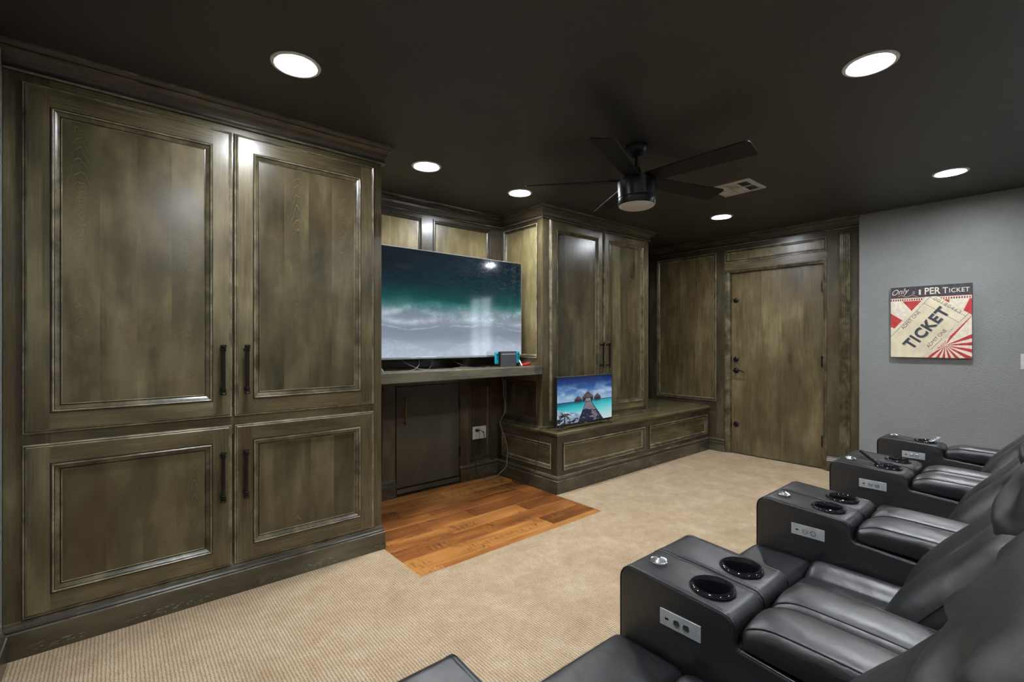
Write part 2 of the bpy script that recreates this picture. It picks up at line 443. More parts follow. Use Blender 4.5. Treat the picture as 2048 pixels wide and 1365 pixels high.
def rbox(bm, c, s, r, n=(6, 6, 6), deform=None, mi=0):
    """puffed box: rounded by r, with n inner divisions per axis, then deform(p, q) where q is the unit position -1..1"""
    c = Vector(c); hs = Vector(s) / 2; rr = min(r, *(0.999 * h for h in hs))
    def axis(h, k):
        a = [-h, -h + rr * 0.12, -h + rr * 0.35, -h + rr * 0.65, -h + rr]
        inner = [(-h + rr) + (2 * (h - rr)) * i / k for i in range(1, k)]
        return a + inner + [-q for q in a[::-1]]
    ax = [axis(hs[i], n[i]) for i in range(3)]
    cache = {}
    def vert(p):
        key = tuple(round(q, 6) for q in p)
        if key in cache: return cache[key]
        p = Vector(p)
        q = Vector([max(-(hs[i] - rr), min(hs[i] - rr, p[i])) for i in range(3)])
        d = p - q
        if d.length > 1e-9: p2 = q + d.normalized() * rr
        else: p2 = p
        u = Vector([p2[i] / hs[i] for i in range(3)])
        p3 = c + p2
        if deform: p3 = deform(p3, u)
        v = bm.verts.new(p3); cache[key] = v; return v
    for a, b_, k in ((0, 1, 2), (1, 2, 0), (2, 0, 1)):
        for sgn in (-1, 1):
            A, B = ax[a], ax[b_]
            for i in range(len(A) - 1):
                for j in range(len(B) - 1):
                    q = []
                    for (ii, jj) in ((i, j), (i + 1, j), (i + 1, j + 1), (i, j + 1)):
                        p = [0, 0, 0]; p[a] = A[ii]; p[b_] = B[jj]; p[k] = sgn * hs[k]; q.append(vert(p))
                    try: bm.faces.new(q).material_index = mi
                    except ValueError: pass
def text_bm(body, size, bold=0.0, extrude=0.0004, shear=0.0, align='CENTER', sp=1.0):
    cu = bpy.data.curves.new('lettering', 'FONT'); cu.body = body; cu.size = size
    cu.align_x = align; cu.align_y = 'CENTER'; cu.extrude = extrude; cu.offset = bold; cu.shear = shear
    cu.space_character = sp; cu.resolution_u = 3
    o = bpy.data.objects.new('lettering', cu); COL.objects.link(o)
    dg = bpy.context.evaluated_depsgraph_get(); dg.update()
    me = bpy.data.meshes.new_from_object(o.evaluated_get(dg))
    bm = bmesh.new(); bm.from_mesh(me)
    bpy.data.objects.remove(o); bpy.data.meshes.remove(me); bpy.data.curves.remove(cu)
    return bm
def s2l(c):
    c = np.asarray(c, float) / 255.0
    return np.where(c <= 0.04045, c / 12.92, ((c + 0.055) / 1.055) ** 2.4)
def fbm(shape, freq, seed, octaves=5, gain=0.55, aspect=(1, 1)):
    """value-noise fbm on a u,v grid, returns 0..1"""
    rs = np.random.RandomState(seed); h, w_ = shape
    v, u = np.meshgrid(np.linspace(0, 1, h), np.linspace(0, 1, w_), indexing='ij')
    out = np.zeros(shape); amp = 1; tot = 0; f = freq
    for o in range(octaves):
        gx, gy = int(f * aspect[0]) + 2, int(f * aspect[1]) + 2
        g = rs.rand(gy + 1, gx + 1)
        x = u * (gx - 1); y = v * (gy - 1); xi = x.astype(int); yi = y.astype(int)
        fx = x - xi; fy = y - yi; fx = fx * fx * (3 - 2 * fx); fy = fy * fy * (3 - 2 * fy)
        a = g[yi, xi] * (1 - fx) + g[yi, xi + 1] * fx; b = g[yi + 1, xi] * (1 - fx) + g[yi + 1, xi + 1] * fx
        out += amp * (a * (1 - fy) + b * fy); tot += amp; amp *= gain; f *= 2
    return out / tot
def picture_mesh(name, T, a0, a1, z0, z1, d, img, mat, parent):
    """flat picture: a grid whose corners carry the picture's colours; img[row from bottom, col from a0 to a1] in 0..255"""
    h, w_ = img.shape[:2]
    us = np.linspace(a0, a1, w_); vs = np.linspace(z0, z1, h)
    verts = [T(float(a), float(z), d) for z in vs for a in us]
    faces = [(r * w_ + c, r * w_ + c + 1, (r + 1) * w_ + c + 1, (r + 1) * w_ + c) for r in range(h - 1) for c in range(w_ - 1)]
    me = bpy.data.meshes.new(name); me.from_pydata(verts, [], faces)
    at = me.attributes.new('picture', 'FLOAT_COLOR', 'POINT')
    rgba = np.ones((h * w_, 4), np.float32); rgba[:, :3] = s2l(img).reshape(-1, 3)
    at.data.foreach_set('color', rgba.ravel()); me.materials.append(mat); me.update()
    o = bpy.data.objects.new(name, me); COL.objects.link(o); attach(o, parent); return o

CROWN = [(0.0, H - 0.100), (0.014, H - 0.100), (0.018, H - 0.092), (0.014, H - 0.084), (0.010, H - 0.080), (0.012, H - 0.072), (0.018, H - 0.055),
         (0.028, H - 0.040), (0.042, H - 0.029), (0.050, H - 0.025), (0.050, H - 0.021), (0.055, H - 0.016), (0.062, H - 0.008), (0.064, H), (0.0, H)]
PLINTH = [(0.0, 0.0), (0.018, 0.0), (0.018, 0.106), (0.014, 0.111), (0.014, 0.117), (0.009, 0.124), (0.005, 0.134), (0.003, 0.143), (0.0, 0.146)]
CR_M = [0, 2, 0, 1, 1, 0, 0, 0, 2, 1, 1, 0, 2, 0]
PL_M = [0, 0, 2, 1, 1, 0, 2, 2, 0]
DOOR_EDGE = [(0.0, 0.0), (0.0, 0.010), (0.002, 0.014), (0.006, 0.0165), (0.0085, 0.0170), (0.0095, 0.0160), (0.0105, 0.0185), (0.013, 0.021), (0.016, 0.022)]
DE_M = [0, 0, 2, 0, 1, 1, 2, 0]               # 0 moulding, 1 dark glaze, 2 worn edge
STICK = [(0.0, 0.022), (0.0012, 0.0205), (0.0024, 0.0205), (0.0036, 0.0255), (0.008, 0.0275), (0.011, 0.0255), (0.012, 0.020), (0.0145, 0.0190), (0.021, 0.0150), (0.027, 0.0105), (0.0285, 0.0085), (0.030, 0.0110), (0.033, 0.0115), (0.035, 0.0085)]
ST_M = [1, 1, 1, 0, 2, 0, 1, 0, 0, 0, 1, 1, 2, 1]

def panel_door(parent, T, a0, a1, z0, z1, fw=0.081, name='door', stick=STICK, lite=None, pan=None):
    """overlay door: moulded outer edge, stiles and rails, applied moulding, flat panel; T depth 0 is the face frame"""
    bm = bmesh.new()
    rect_loops(bm, T, a0, a1, z0, z1, DOOR_EDGE, mis=[q + 2 for q in DE_M])
    i0 = 0.016; d = 0.022
    def quad(x0, x1, y0, y1, mi):
        f = bm.faces.new([bm.verts.new(T(x, y, d)) for x, y in ((x0, y0), (x1, y0), (x1, y1), (x0, y1))]); f.material_index = mi
    quad(a0 + i0, a0 + fw, z0 + i0, z1 - i0, 0); quad(a1 - fw, a1 - i0, z0 + i0, z1 - i0, 0)
    quad(a0 + fw, a1 - fw, z0 + i0, z0 + fw, 1); quad(a0 + fw, a1 - fw, z1 - fw, z1 - i0, 1)
    rect_loops(bm, T, a0 + fw, a1 - fw, z0 + fw, z1 - fw, [(0, d), (0, 0.002)], mis=3)
    door = obj(name, bm, [M_V, M_H, M_MLD, M_GLZ, M_WORN], parent)
    bm = bmesh.new(); rect_loops(bm, T, a0 + fw, a1 - fw, z0 + fw, z1 - fw, stick, mis=ST_M)
    obj('panel_moulding', bm, [M_MLD, M_GLZ, M_WORN], door)
    bm = bmesh.new(); s = fw + 0.030
    box(bm, a0 + s, a1 - s, z0 + s, z1 - s, 0.001, 0.0088, 0, T)
    obj('panel', bm, [pan or M_PAN], door)
    return door
def wall_panel(parent, T, a0, a1, z0, z1, pan, horiz=False, d=0.0, mold=None):
    """sunk panel with applied moulding set in a face frame whose face is at depth 0"""
    st = [(0.0, 0.0), (0.0, 0.006), (0.003, 0.009), (0.009, 0.009), (0.013, 0.004), (0.016, -0.002), (0.020, -0.002), (0.028, -0.009), (0.034, -0.012)]
    bm = bmesh.new(); rect_loops(bm, T, a0, a1, z0, z1, st, mis=[1, 0, 2, 1, 0, 1, 0, 2])
    m = obj('panel_moulding', bm, [mold or M_MLD, M_GLZ, mold or M_WORN], parent)
    bm = bmesh.new(); box(bm, a0 + 0.030, a1 - 0.030, z0 + 0.030, z1 - 0.030, -0.019, -0.012, 0, T)
    obj('panel', bm, [pan], parent)
def bar(parent, name, T, a0, a1, z0, z1, mat, d0=-0.02, d1=0.0):
    bm = bmesh.new(); box(bm, a0, a1, z0, z1, d0, d1, 0, T); return obj(name, bm, [mat], parent)

def cabinet_handle(parent, x, y, z0, z1, off=0.036, mat=None, s=1.0):
    """turned upright pull with hexagonal collars; y is the door face, it stands off towards -Y"""
    bm = bmesh.new(); yy = y - off; L = z1 - z0
    def pr(r, z): return (r * s, z)
    prof = [pr(0.004, 0), pr(0.0125, 0.002), pr(0.0145, 0.008), pr(0.0125, 0.014), pr(0.0090, 0.016), pr(0.0125, 0.019), pr(0.0125, 0.024), pr(0.0088, 0.0255), pr(0.0118, 0.028), pr(0.0118, 0.032), pr(0.0088, 0.034), pr(0.0095, L / 2)]
    full = prof + [(r, L - z) for r, z in prof[::-1][1:]]
    lathe(bm, [(r, z0 + z) for r, z in full], (x, yy, 0), 10)
    for zz in (z0 + 0.024, z1 - 0.024):
        lathe(bm, [(0.006, yy), (0.0055, y - 0.006), (0.011, y - 0.003), (0.011, y)], (x, 0, zz), 10, axis='Y')
    return obj('handle', bm, [mat or M_BRONZE], parent, smooth=35)

# ------------------------------------------------------------------ setting: floor, ceiling, walls
XL, XR, YB, YF = -0.335, 5.28, 3.515, -2.3
CEILINGS = [(0.586, 2.107), (1.591, 2.770), (2.437, 2.792), (4.352, 2.113), (2.427, 0.544), (4.413, 0.536), (0.50, 0.54), (0.6, -1.2), (2.43, -1.2)]  # last three are unseen lamps, added to light the room
# carpet with the notch for the planks
bm = bmesh.new()
NX0, NX1, NY = 1.245, 2.752, 2.232
for x0, x1, y0, y1 in ((XL, NX0, YF, 2.70), (NX0, NX1, YF, NY), (NX1, XR + 0.1, YF, 2.701)):
    box(bm, x0, x1, y0, y1, -0.03, 0.004)
bmesh.ops.remove_doubles(bm, verts=bm.verts[:], dist=1e-5)
floor = struct(obj('floor', bm, [M_CARPET]))
bm = bmesh.new(); box(bm, XL - 0.1, XR + 0.2, YF - 0.1, YB + 0.2, -0.10, -0.03); obj('subfloor', bm, [M_GAP], floor)
rows = [NY, 2.298, 2.452, 2.606, 2.760, 2.914, 3.067, 3.221, 3.375, 3.50]
joints = [[1.41, 2.565], [2.315], [1.882], [1.705, 2.36], [1.597, 1.988], [1.748, 2.62], [1.585, 2.28], [2.05], [1.50, 2.45]]
joints[8] = [2.0]
rp = random.Random(3)
for k in range(len(rows) - 1):
    xs = [NX0] + joints[k] + [NX1 + 0.03]
    for x0, x1 in zip(xs, xs[1:]):
        bm = bmesh.new(); dz = rp.uniform(-0.0006, 0.0006)
        bbox_(bm, x0 + 0.0004, x1 - 0.0004, rows[k] + 0.0004, rows[k + 1] - 0.0004, -0.03, 0.0 + dz, 0.0016, 1)
        obj('plank', bm, [M_PLANK], floor)
# ceiling slab with round openings is not needed: the cans are shallow cups let into it
bm = bmesh.new()
def ring_hole_ceiling(bm, holes, r=0.082):
    """ceiling plane tiled so that each lamp has a round hole"""
    xs = sorted({XL - 0.05, XR + 0.1} | {round(h[0] - 0.12, 4) for h in holes} | {round(h[0] + 0.12, 4) for h in holes})
    ys = sorted({YF - 0.05, YB + 0.1} | {round(h[1] - 0.12, 4) for h in holes} | {round(h[1] + 0.12, 4) for h in holes})
    done = []
    for i in range(len(xs) - 1):
        for j in range(len(ys) - 1):
            cx, cy = (xs[i] + xs[i + 1]) / 2, (ys[j] + ys[j + 1]) / 2
            if any(abs(cx - h[0]) < 0.12 and abs(cy - h[1]) < 0.12 for h in holes): continue
            bm.faces.new([bm.verts.new(p) for p in ((xs[i], ys[j], H), (xs[i + 1], ys[j], H), (xs[i + 1], ys[j + 1], H), (xs[i], ys[j + 1], H))])
    for h in holes:
        n = 32; a = [bm.verts.new((h[0] + r * math.cos(2 * PI * k / n), h[1] + r * math.sin(2 * PI * k / n), H)) for k in range(n)]
        def sq(t):
            c, s_ = math.cos(t), math.sin(t); m = max(abs(c), abs(s_)); return (h[0] + 0.12 * c / m, h[1] + 0.12 * s_ / m, H)
        b_ = [bm.verts.new(sq(2 * PI * k / n)) for k in range(n)]
        for k in range(n): bm.faces.new((a[k], a[(k + 1) % n], b_[(k + 1) % n], b_[k]))
ring_hole_ceiling(bm, CEILINGS)
for f in bm.faces:
    if f.normal.z > 0: f.normal_flip()
ceiling = struct(obj('ceiling', bm, [M_CEIL], recalc=False))
bm = bmesh.new(); box(bm, XL - 0.1, XR + 0.2, YF - 0.1, YB + 0.2, H + 0.14, H + 0.2); obj('ceiling_slab', bm, [M_GAP], ceiling)

bm = bmesh.new(); box(bm, XL - 0.1, XL, YF - 0.1, YB + 0.1, -0.1, H + 0.15); wall_left = struct(obj('wall_left', bm, [M_WALL]))
bm = bmesh.new(); sweep(bm, [(XL, YF), (XL, 2.66)], PLINTH, mi=PL_M); struct(obj('baseboard_left', bm, [M_BASE, M_GLZ, M_LEDGE]))
bm = bmesh.new(); box(bm, XL - 0.1, XR + 0.2, YF - 0.1, YF, 0, H + 0.15); struct(obj('wall_front', bm, [M_WALL]))
bm = bmesh.new(); sweep(bm, [(XR - 0.02, YF), (XL, YF)], PLINTH, mi=PL_M); struct(obj('baseboard_front', bm, [M_BASE, M_GLZ, M_LEDGE]))
# back wall of the niche
bm = bmesh.new(); box(bm, XL - 0.1, XR + 0.2, YB + 0.012, YB + 0.1, -0.1, H + 0.15); wall_back = struct(obj('wall_back', bm, [M_DV]))
TB = facing_y(3.502)
NL, NR = 1.236, 2.82
bar(wall_back, 'rail', TB, NL, NR, 2.295, H, M_DH)
bar(wall_back, 'stile', TB, 1.969, 2.074, 1.09, 2.295, M_DV); bar(wall_back, 'stile', TB, 2.690, NR, 1.09, 2.295, M_DV)
bar(wall_back, 'stile', TB, NL, 1.36, 1.09, 2.295, M_DV); bar(wall_back, 'rail', TB, NL, NR, 0.93, 1.09, M_DH)
wall_panel(wall_back, TB, 1.36, 1.969, 1.09, 2.295, M_LITE, mold=M_DV)
wall_panel(wall_back, TB, 2.074, 2.690, 1.09, 2.295, M_LITE, mold=M_DV)
# under the shelf: panel, small door opening, stile and panel with the sockets
bar(wall_back, 'rail', TB, 1.60, NR, 0.895, 0.93, M_DH); bar(wall_back, 'rail', TB, 1.30, 1.60, 0.85, 0.93, M_DH)
bar(wall_back, 'stile', TB, 1.62, 1.727, 0.0, 0.895, M_DV); bar(wall_back, 'stile', TB, NL, 1.30, 0.0, 0.93, M_DV)
bar(wall_back, 'rail', TB, 1.30, 1.62, 0.0, 0.17, M_DH); wall_panel(wall_back, TB, 1.30, 1.62, 0.17, 0.85, M_DV, mold=M_DV)
bar(wall_back, 'stile', TB, 2.346, 2.452, 0.0, 0.895, M_DV); bar(wall_back, 'stile', TB, 2.690, NR, 0.0, 0.895, M_DV)
bar(wall_back, 'rail', TB, 2.452, 2.690, 0.0, 0.17, M_DH); bar(wall_back, 'rail', TB, 2.452, 2.690, 0.86, 0.895, M_DH)
wall_panel(wall_back, TB, 2.452, 2.690, 0.17, 0.86, M_DV, mold=M_DV)
bm = bmesh.new(); sweep(bm, [(NL, 3.502), (1.727, 3.502)], PLINTH, mi=PL_M); struct(obj('baseboard_back', bm, [M_BASE, M_GLZ, M_LEDGE]))
bm = bmesh.new(); sweep(bm, [(2.346, 3.502), (2.775, 3.502)], PLINTH, mi=PL_M); struct(obj('baseboard_back', bm, [M_BASE, M_GLZ, M_LEDGE]))
bm = bmesh.new(); sweep(bm, [(NL, 3.502), (NR, 3.502)], CROWN, mi=CR_M); struct(obj('trim_1', bm, [M_DH, M_GLZ, M_LEDGE]))
# small access door
d2 = sroot('door_2', (2.03, 3.50, 0))
bm = bmesh.new(); bbox_(bm, 1.734, 2.338, 3.498, 3.525, 0.068, 0.888, 0.002, 1); obj('door_leaf', bm, [M_ACC], d2)
bm = bmesh.new(); bbox_(bm, 1.734, 2.338, 3.490, 3.525, 0.022, 0.060, 0.003, 1); obj('door_sweep', bm, [M_DH], d2)
bm = bmesh.new(); box(bm, 1.727, 2.346, 3.53, 3.55, 0.0, 0.9); obj('door_recess', bm, [M_GAP], d2)
cabinet_handle(d2, 1.791, 3.497, 0.573, 0.803, off=0.05, mat=M_BRASS, s=0.95)
for z in (0.66, 0.24):
    bm = bmesh.new(); lathe(bm, [(0.0065, z), (0.0065, z + 0.085)], (2.342, 3.494, 0), 10); bbox_(bm, 2.330, 2.354, 3.494, 3.50, z, z + 0.085, 0.001, 1); obj('hinge', bm, [M_BRONZE], d2, smooth=35)

# far wall: panelled part beside the bench and around the door, grey plaster beyond
TX = facing_x(XR)
WY0, WY1, WZ0, WZ1 = -1.35, -0.55, 0.92, 2.08      # window opening
bm = bmesh.new(); X0, X1 = 5.262, XR + 0.12
box(bm, X0, X1, WY1, 1.262, 0, H + 0.1); box(bm, X0, X1, YF - 0.1, WY0, 0, H + 0.1)
box(bm, X0, X1, WY0, WY1, 0, WZ0); box(bm, X0, X1, WY0, WY1, WZ1, H + 0.1)
wall_right = struct(obj('wall_right', bm, [M_WALL]))
bm = bmesh.new(); box(bm, XR + 0.06, XR + 0.12, 1.262, YB + 0.1, 0, H + 0.1); obj('wall_backing', bm, [M_GAP], wall_right)
wp = sroot('wall_right_panelling', (XR, 2.4, 0))
bar(wp, 'rail', TX, 2.60, YB, 2.272, H, M_DH); bar(wp, 'stile', TX, 3.394, YB, 0.4, 2.272, M_DV)
bar(wp, 'rail', TX, 2.621, 3.394, 0.45, 0.567, M_DH); bar(wp, 'stile', TX, 2.523, 2.621, 0.0, 2.272, M_FIG)
bar(wp, 'stile', TX, 2.621, 2.72, 0.0, 0.45, M_DV)
wall_panel(wp, TX, 2.621, 3.394, 0.567, 2.272, M_DOOR)
bar(wp, 'rail', TX, 1.26, 2.60, 2.275, H, M_DH)
wall_panel(wp, TX, 1.525, 2.523, 2.136, 2.275, M_DOOR)
bar(wp, 'rail', TX, 1.525, 2.523, 2.058, 2.136, M_H)
bar(wp, 'stile', TX, 1.419, 1.525, 0.0, 2.275, M_FIG)
bar(wp, 'stile', TX, 1.262, 1.335, 0.0, 2.275, M_DV)
# fluted pilaster strip
bm = bmesh.new()
prof = [(1.335, 0.0), (1.335, 0.012), (1.341, 0.016), (1.349, 0.012), (1.352, 0.004), (1.362, 0.000), (1.368, -0.008), (1.374, -0.010), (1.379, -0.004), (1.385, -0.010), (1.391, -0.008), (1.396, 0.000), (1.404, 0.004), (1.407, 0.012), (1.413, 0.016), (1.419, 0.012), (1.419, 0.0)]
for (a, b_) in zip(prof, prof[1:]):
    bm.faces.new([bm.verts.new(TX(*p)) for p in ((a[0], 0.10, a[1]), (b_[0], 0.10, b_[1]), (b_[0], 2.275, b_[1]), (a[0], 2.275, a[1]))])
bmesh.ops.remove_doubles(bm, verts=bm.verts[:], dist=1e-5)
obj('fluted_strip', bm, [M_MLD], wp)
bm = bmesh.new(); sweep(bm, [(XR, 2.70), (XR, 2.523)], PLINTH, mi=PL_M); struct(obj('baseboard_right', bm, [M_BASE, M_GLZ, M_LEDGE]))
bm = bmesh.new(); sweep(bm, [(XR, 1.525), (XR, 1.262)], PLINTH, mi=PL_M); struct(obj('baseboard_right', bm, [M_BASE, M_GLZ, M_LEDGE]))
bm = bmesh.new(); sweep(bm, [(5.262, 1.262), (5.262, YF)], PLINTH, mi=PL_M); struct(obj('baseboard_right', bm, [M_BASE, M_GLZ, M_LEDGE]))
CR2 = [(o * 0.75, z) for o, z in CROWN]
bm = bmesh.new(); sweep(bm, [(XR, YB), (XR, 1.262)], CR2, mi=CR_M); struct(obj('trim_2', bm, [M_DH, M_GLZ, M_LEDGE]))
# the door
d1 = sroot('door_1', (5.31, 2.0, 0))
DT = facing_x(5.318)
bm = bmesh.new(); box(bm, 1.562, 2.464, 0.012, 2.020, -0.03, 0.0, 0, DT); obj('door_leaf', bm, [M_DOOR], d1)
bm = bmesh.new()
cas = [(0.0, 0.0), (0.0, 0.006), (0.004, 0.010), (0.012, 0.010), (0.016, 0.003), (0.026, -0.004), (0.036, -0.008), (0.038, -0.040)]
a0, a1, zt = 1.525, 2.523, 2.058
prev = None
for s_, d_ in cas:
    s2 = s_ * 1.5
    lp = [bm.verts.new(TX(a, z, d_)) for a, z in ((a0 + s_, 0), (a0 + s_, zt - s_), (a1 - s2, zt - s_), (a1 - s2, 0))]
    if prev:
        for k in range(3): bm.faces.new((prev[k], prev[k + 1], lp[k + 1], lp[k]))
    prev = lp
obj('door_casing', bm, [M_MLD], d1)
bm = bmesh.new(); box(bm, 1.55, 2.48, 0.0, 0.012, -0.05, 0.005, 0, DT); obj('threshold', bm, [M_GAP], d1)
for z in (1.741, 1.0, 0.22):
    bm = bmesh.new(); lathe(bm, [(0.007, z), (0.007, z + 0.11)], (5.312, 1.560, 0), 10); bbox_(bm, 5.314, 5.318, 1.562, 1.585, z, z + 0.11, 0.001, 1); obj('hinge', bm, [M_BRONZE], d1, smooth=35)
for z in (1.715, 1.056, 0.075 + 0.255):
    bm = bmesh.new(); lathe(bm, [(0.004, -0.030), (0.016, -0.028), (0.021, -0.020), (0.023, -0.010), (0.030, -0.006), (0.032, 0.0)], (5.318, 2.415, z), 20, axis='X')
    bbox_(bm, 5.27, 5.292, 2.411, 2.419, z - 0.014, z + 0.014, 0.002, 1); obj('deadbolt', bm, [M_BRONZE], d1, smooth=35)
    bm = bmesh.new(); box(bm, 5.300, 5.319, 2.461, 2.467, z - 0.028, z + 0.028); obj('strike_gap', bm, [M_GAP], d1)
bm = bmesh.new(); z = 0.93
lathe(bm, [(0.010, -0.050), (0.012, -0.030), (0.012, -0.012), (0.028, -0.008), (0.032, 0.0)], (5.318, 2.415, z), 20, axis='X')
tube(bm, spline([(5.266, 2.425, z + 0.002), (5.262, 2.395, z), (5.262, 2.350, z + 0.004), (5.266, 2.305, z - 0.012)], 5), 0.0075, 8)
obj('lever_handle', bm, [M_BRONZE], d1, smooth=35)
# window of the far wall, beyond the right edge of the view
w1 = sroot('window_1', (5.3, -0.95, 1.5))
bm = bmesh.new()
TW = facing_x(5.262)
rect_loops(bm, TW, WY0 - 0.06, WY1 + 0.06, WZ0 - 0.06, WZ1 + 0.06, [(0, 0), (0, 0.014), (0.01, 0.018), (0.055, 0.018), (0.06, 0.0), (0.06, -0.12)], mis=0)
obj('window_frame', bm, [M_WHITE], w1)
bm = bmesh.new(); box(bm, 5.30, 5.33, (WY0 + WY1) / 2 - 0.015, (WY0 + WY1) / 2 + 0.015, WZ0, WZ1); box(bm, 5.30, 5.33, WY0, WY1, 1.49, 1.52); obj('glazing_bar', bm, [M_WHITE], w1)
bm = bmesh.new(); box(bm, 5.34, 5.344, WY0, WY1, WZ0, WZ1); obj('pane', bm, [M_GLASS], w1)

# ------------------------------------------------------------------ tall cupboard on the left
Y1 = 2.690
lc = thing('built_in_cupboard', 'tall olive-stained built-in cupboard with four panelled doors reaching the ceiling', 'cupboard', (0.45, 3.0, 0))
TF = facing_y(Y1)
CX0, CX1 = XL + 0.002, 1.236
bm = bmesh.new(); box(bm, CX0, CX1, Y1 + 0.02, YB + 0.01, 0.0, H - 0.001); obj('carcass', bm, [M_V], lc)
bar(lc, 'stile', TF, CX0, -0.2, 0, H - 0.002, M_V); bar(lc, 'stile', TF, 1.10, CX1, 0, H - 0.002, M_V)
bar(lc, 'rail', TF, -0.2, 1.10, 2.25, H - 0.002, M_H); bar(lc, 'rail', TF, -0.2, 1.10, 0.80, 0.93, M_H); bar(lc, 'rail', TF, -0.2, 1.10, 0.0, 0.2, M_H)
bar(lc, 'stile', TF, 0.40, 0.50, 0.2, 2.25, M_DV, d1=-0.002)
bm = bmesh.new(); sweep(bm, [(CX0, Y1), (CX1, Y1), (CX1, YB)], PLINTH, mi=PL_M); obj('plinth', bm, [M_BASE, M_GLZ, M_LEDGE], lc)
bm = bmesh.new(); sweep(bm, [(CX0, Y1), (CX1, Y1), (CX1, YB)], CROWN, mi=CR_M); obj('crown_moulding', bm, [M_DH, M_GLZ, M_LEDGE], lc)
for (a0, a1, z0, z1, hx, hz0, hz1) in ((-0.280, 0.445, 0.886, 2.292, 0.402, 0.997, 1.243), (0.455, 1.181, 0.886, 2.292, 0.505, 0.997, 1.243),
                                     (-0.280, 0.445, 0.152, 0.845, 0.402, 0.480, 0.726), (0.455, 1.181, 0.152, 0.845, 0.500, 0.480, 0.724)):
    d = panel_door(lc, TF, a0, a1, z0, z1)
    cabinet_handle(d, hx, Y1 - 0.022, hz0, hz1)

# ------------------------------------------------------------------ low bench along the wall
bn = thing('bench_unit', 'low olive-stained panelled bench unit running from the niche to the door wall', 'bench', (4.0, 3.0, 0))
bm = bmesh.new(); box(bm, 2.80, XR - 0.001, 2.742, YB, 0, 0.478); obj('carcass', bm, [M_DV], bn)
TBF = facing_y(2.718); TBS = facing_x(2.778)
for (a0, a1, b0, b1) in ((2.778, 2.846, 0, 0.478), (4.010, 4.088, 0.184, 0.410), (5.247, XR - 0.002, 0, 0.478)): bar(bn, 'stile', TBF, a0, a1, b0, b1, M_DV)
bar(bn, 'rail', TBF, 2.846, 5.247, 0.410, 0.478, M_DH); bar(bn, 'rail', TBF, 2.846, 5.247, 0.0, 0.184, M_DH)
wall_panel(bn, TBF, 2.846, 4.010, 0.184, 0.412, M_PH); wall_panel(bn, TBF, 4.088, 5.247, 0.184, 0.412, M_PH)
bar(bn, 'stile', TBS, 2.739, 2.781, 0, 0.478, M_DV); bar(bn, 'stile', TBS, 3.437, 3.50, 0, 0.478, M_DV)
bar(bn, 'rail', TBS, 2.781, 3.437, 0.405, 0.478, M_DH); bar(bn, 'rail', TBS, 2.781, 3.437, 0, 0.190, M_DH)
wall_panel(bn, TBS, 2.781, 3.437, 0.190, 0.405, M_PH)
bm = bmesh.new(); sweep(bm, [(2.778, 3.50), (2.778, 2.718), (XR, 2.718)][::-1][::-1], PLINTH, mi=PL_M); obj('plinth', bm, [M_BASE, M_GLZ, M_LEDGE], bn)
bm = bmesh.new()
TOPP = [(0.0, 0.476), (0.014, 0.476), (0.017, 0.481), (0.017, 0.488), (0.024, 0.491), (0.026, 0.498), (0.024, 0.505), (0.018, 0.508), (0.0, 0.508)]
sweep(bm, [(2.778, 3.50), (2.778, 2.718), (XR - 0.001, 2.718)], TOPP)
box(bm, 2.778, XR - 0.001, 2.718, YB, 0.480, 0.508)
obj('worktop', bm, [M_T], bn)
bm = bmesh.new(); tube(bm, [(XR - 0.004, 2.72, 0.511), (XR - 0.004, YB, 0.511)], 0.005, 8); obj('edge_bead', bm, [M_T], bn)

# ------------------------------------------------------------------ tall cupboard on the bench
Y2 = 2.932
rc = thing('bench_cupboard', 'olive-stained two-door cupboard standing on the bench and reaching the ceiling', 'cupboard', (3.6, 3.2, 0.508))
TR = facing_y(Y2); TRS = facing_x(2.82)
RX1 = 4.393
bm = bmesh.new(); box(bm, 2.84, RX1, Y2 + 0.02, YB, 0.509, H - 0.001); obj('carcass', bm, [M_V], rc)
bar(rc, 'stile', TR, 2.82, 2.93, 0.509, H - 0.002, M_V); bar(rc, 'stile', TR, 4.30, RX1, 0.509, H - 0.002, M_V)
bar(rc, 'rail', TR, 2.93, 4.30, 2.27, H - 0.002, M_H); bar(rc, 'rail', TR, 2.93, 4.30, 0.509, 0.62, M_H)
bar(rc, 'stile', TRS, Y2 + 0.0205, 2.997, 0.509, H - 0.002, M_V); bar(rc, 'stile', TRS, 3.462, YB - 0.012, 0.509, H - 0.002, M_DV)
bar(rc, 'rail', TRS, 2.997, 3.462, 2.292, H - 0.002, M_DH); bar(rc, 'rail', TRS, 2.997, 3.462, 0.905, 1.108, M_H); bar(rc, 'rail', TRS, 2.997, 3.462, 0.509, 0.552, M_DH)
wall_panel(rc, TRS, 2.997, 3.462, 1.108, 2.292, M_LITE); wall_panel(rc, TRS, 2.997, 3.462, 0.552, 0.905, M_DV, mold=M_DV)
for (a0, a1, hx) in ((2.895, 3.611, 3.566), (3.620, 4.342, 3.664)):
    d = panel_door(rc, TR, a0, a1, 0.560, 2.318, fw=0.072)
    cabinet_handle(d, hx, Y2 - 0.022, 1.003, 1.247)
bm = bmesh.new(); sweep(bm, [(2.82, YB - 0.013), (2.82, Y2), (RX1, Y2), (RX1, YB)], CROWN, mi=CR_M); obj('crown_moulding', bm, [M_DH, M_GLZ, M_LEDGE], rc)
bm = bmesh.new(); sweep(bm, [(2.82, YB - 0.013), (2.82, Y2), (RX1, Y2), (RX1, YB)], [(0, 0.509), (0.012, 0.509), (0.012, 0.514), (0.008, 0.519), (0.004, 0.523), (0.0, 0.524)]); obj('base_bead', bm, [M_MLD], rc)

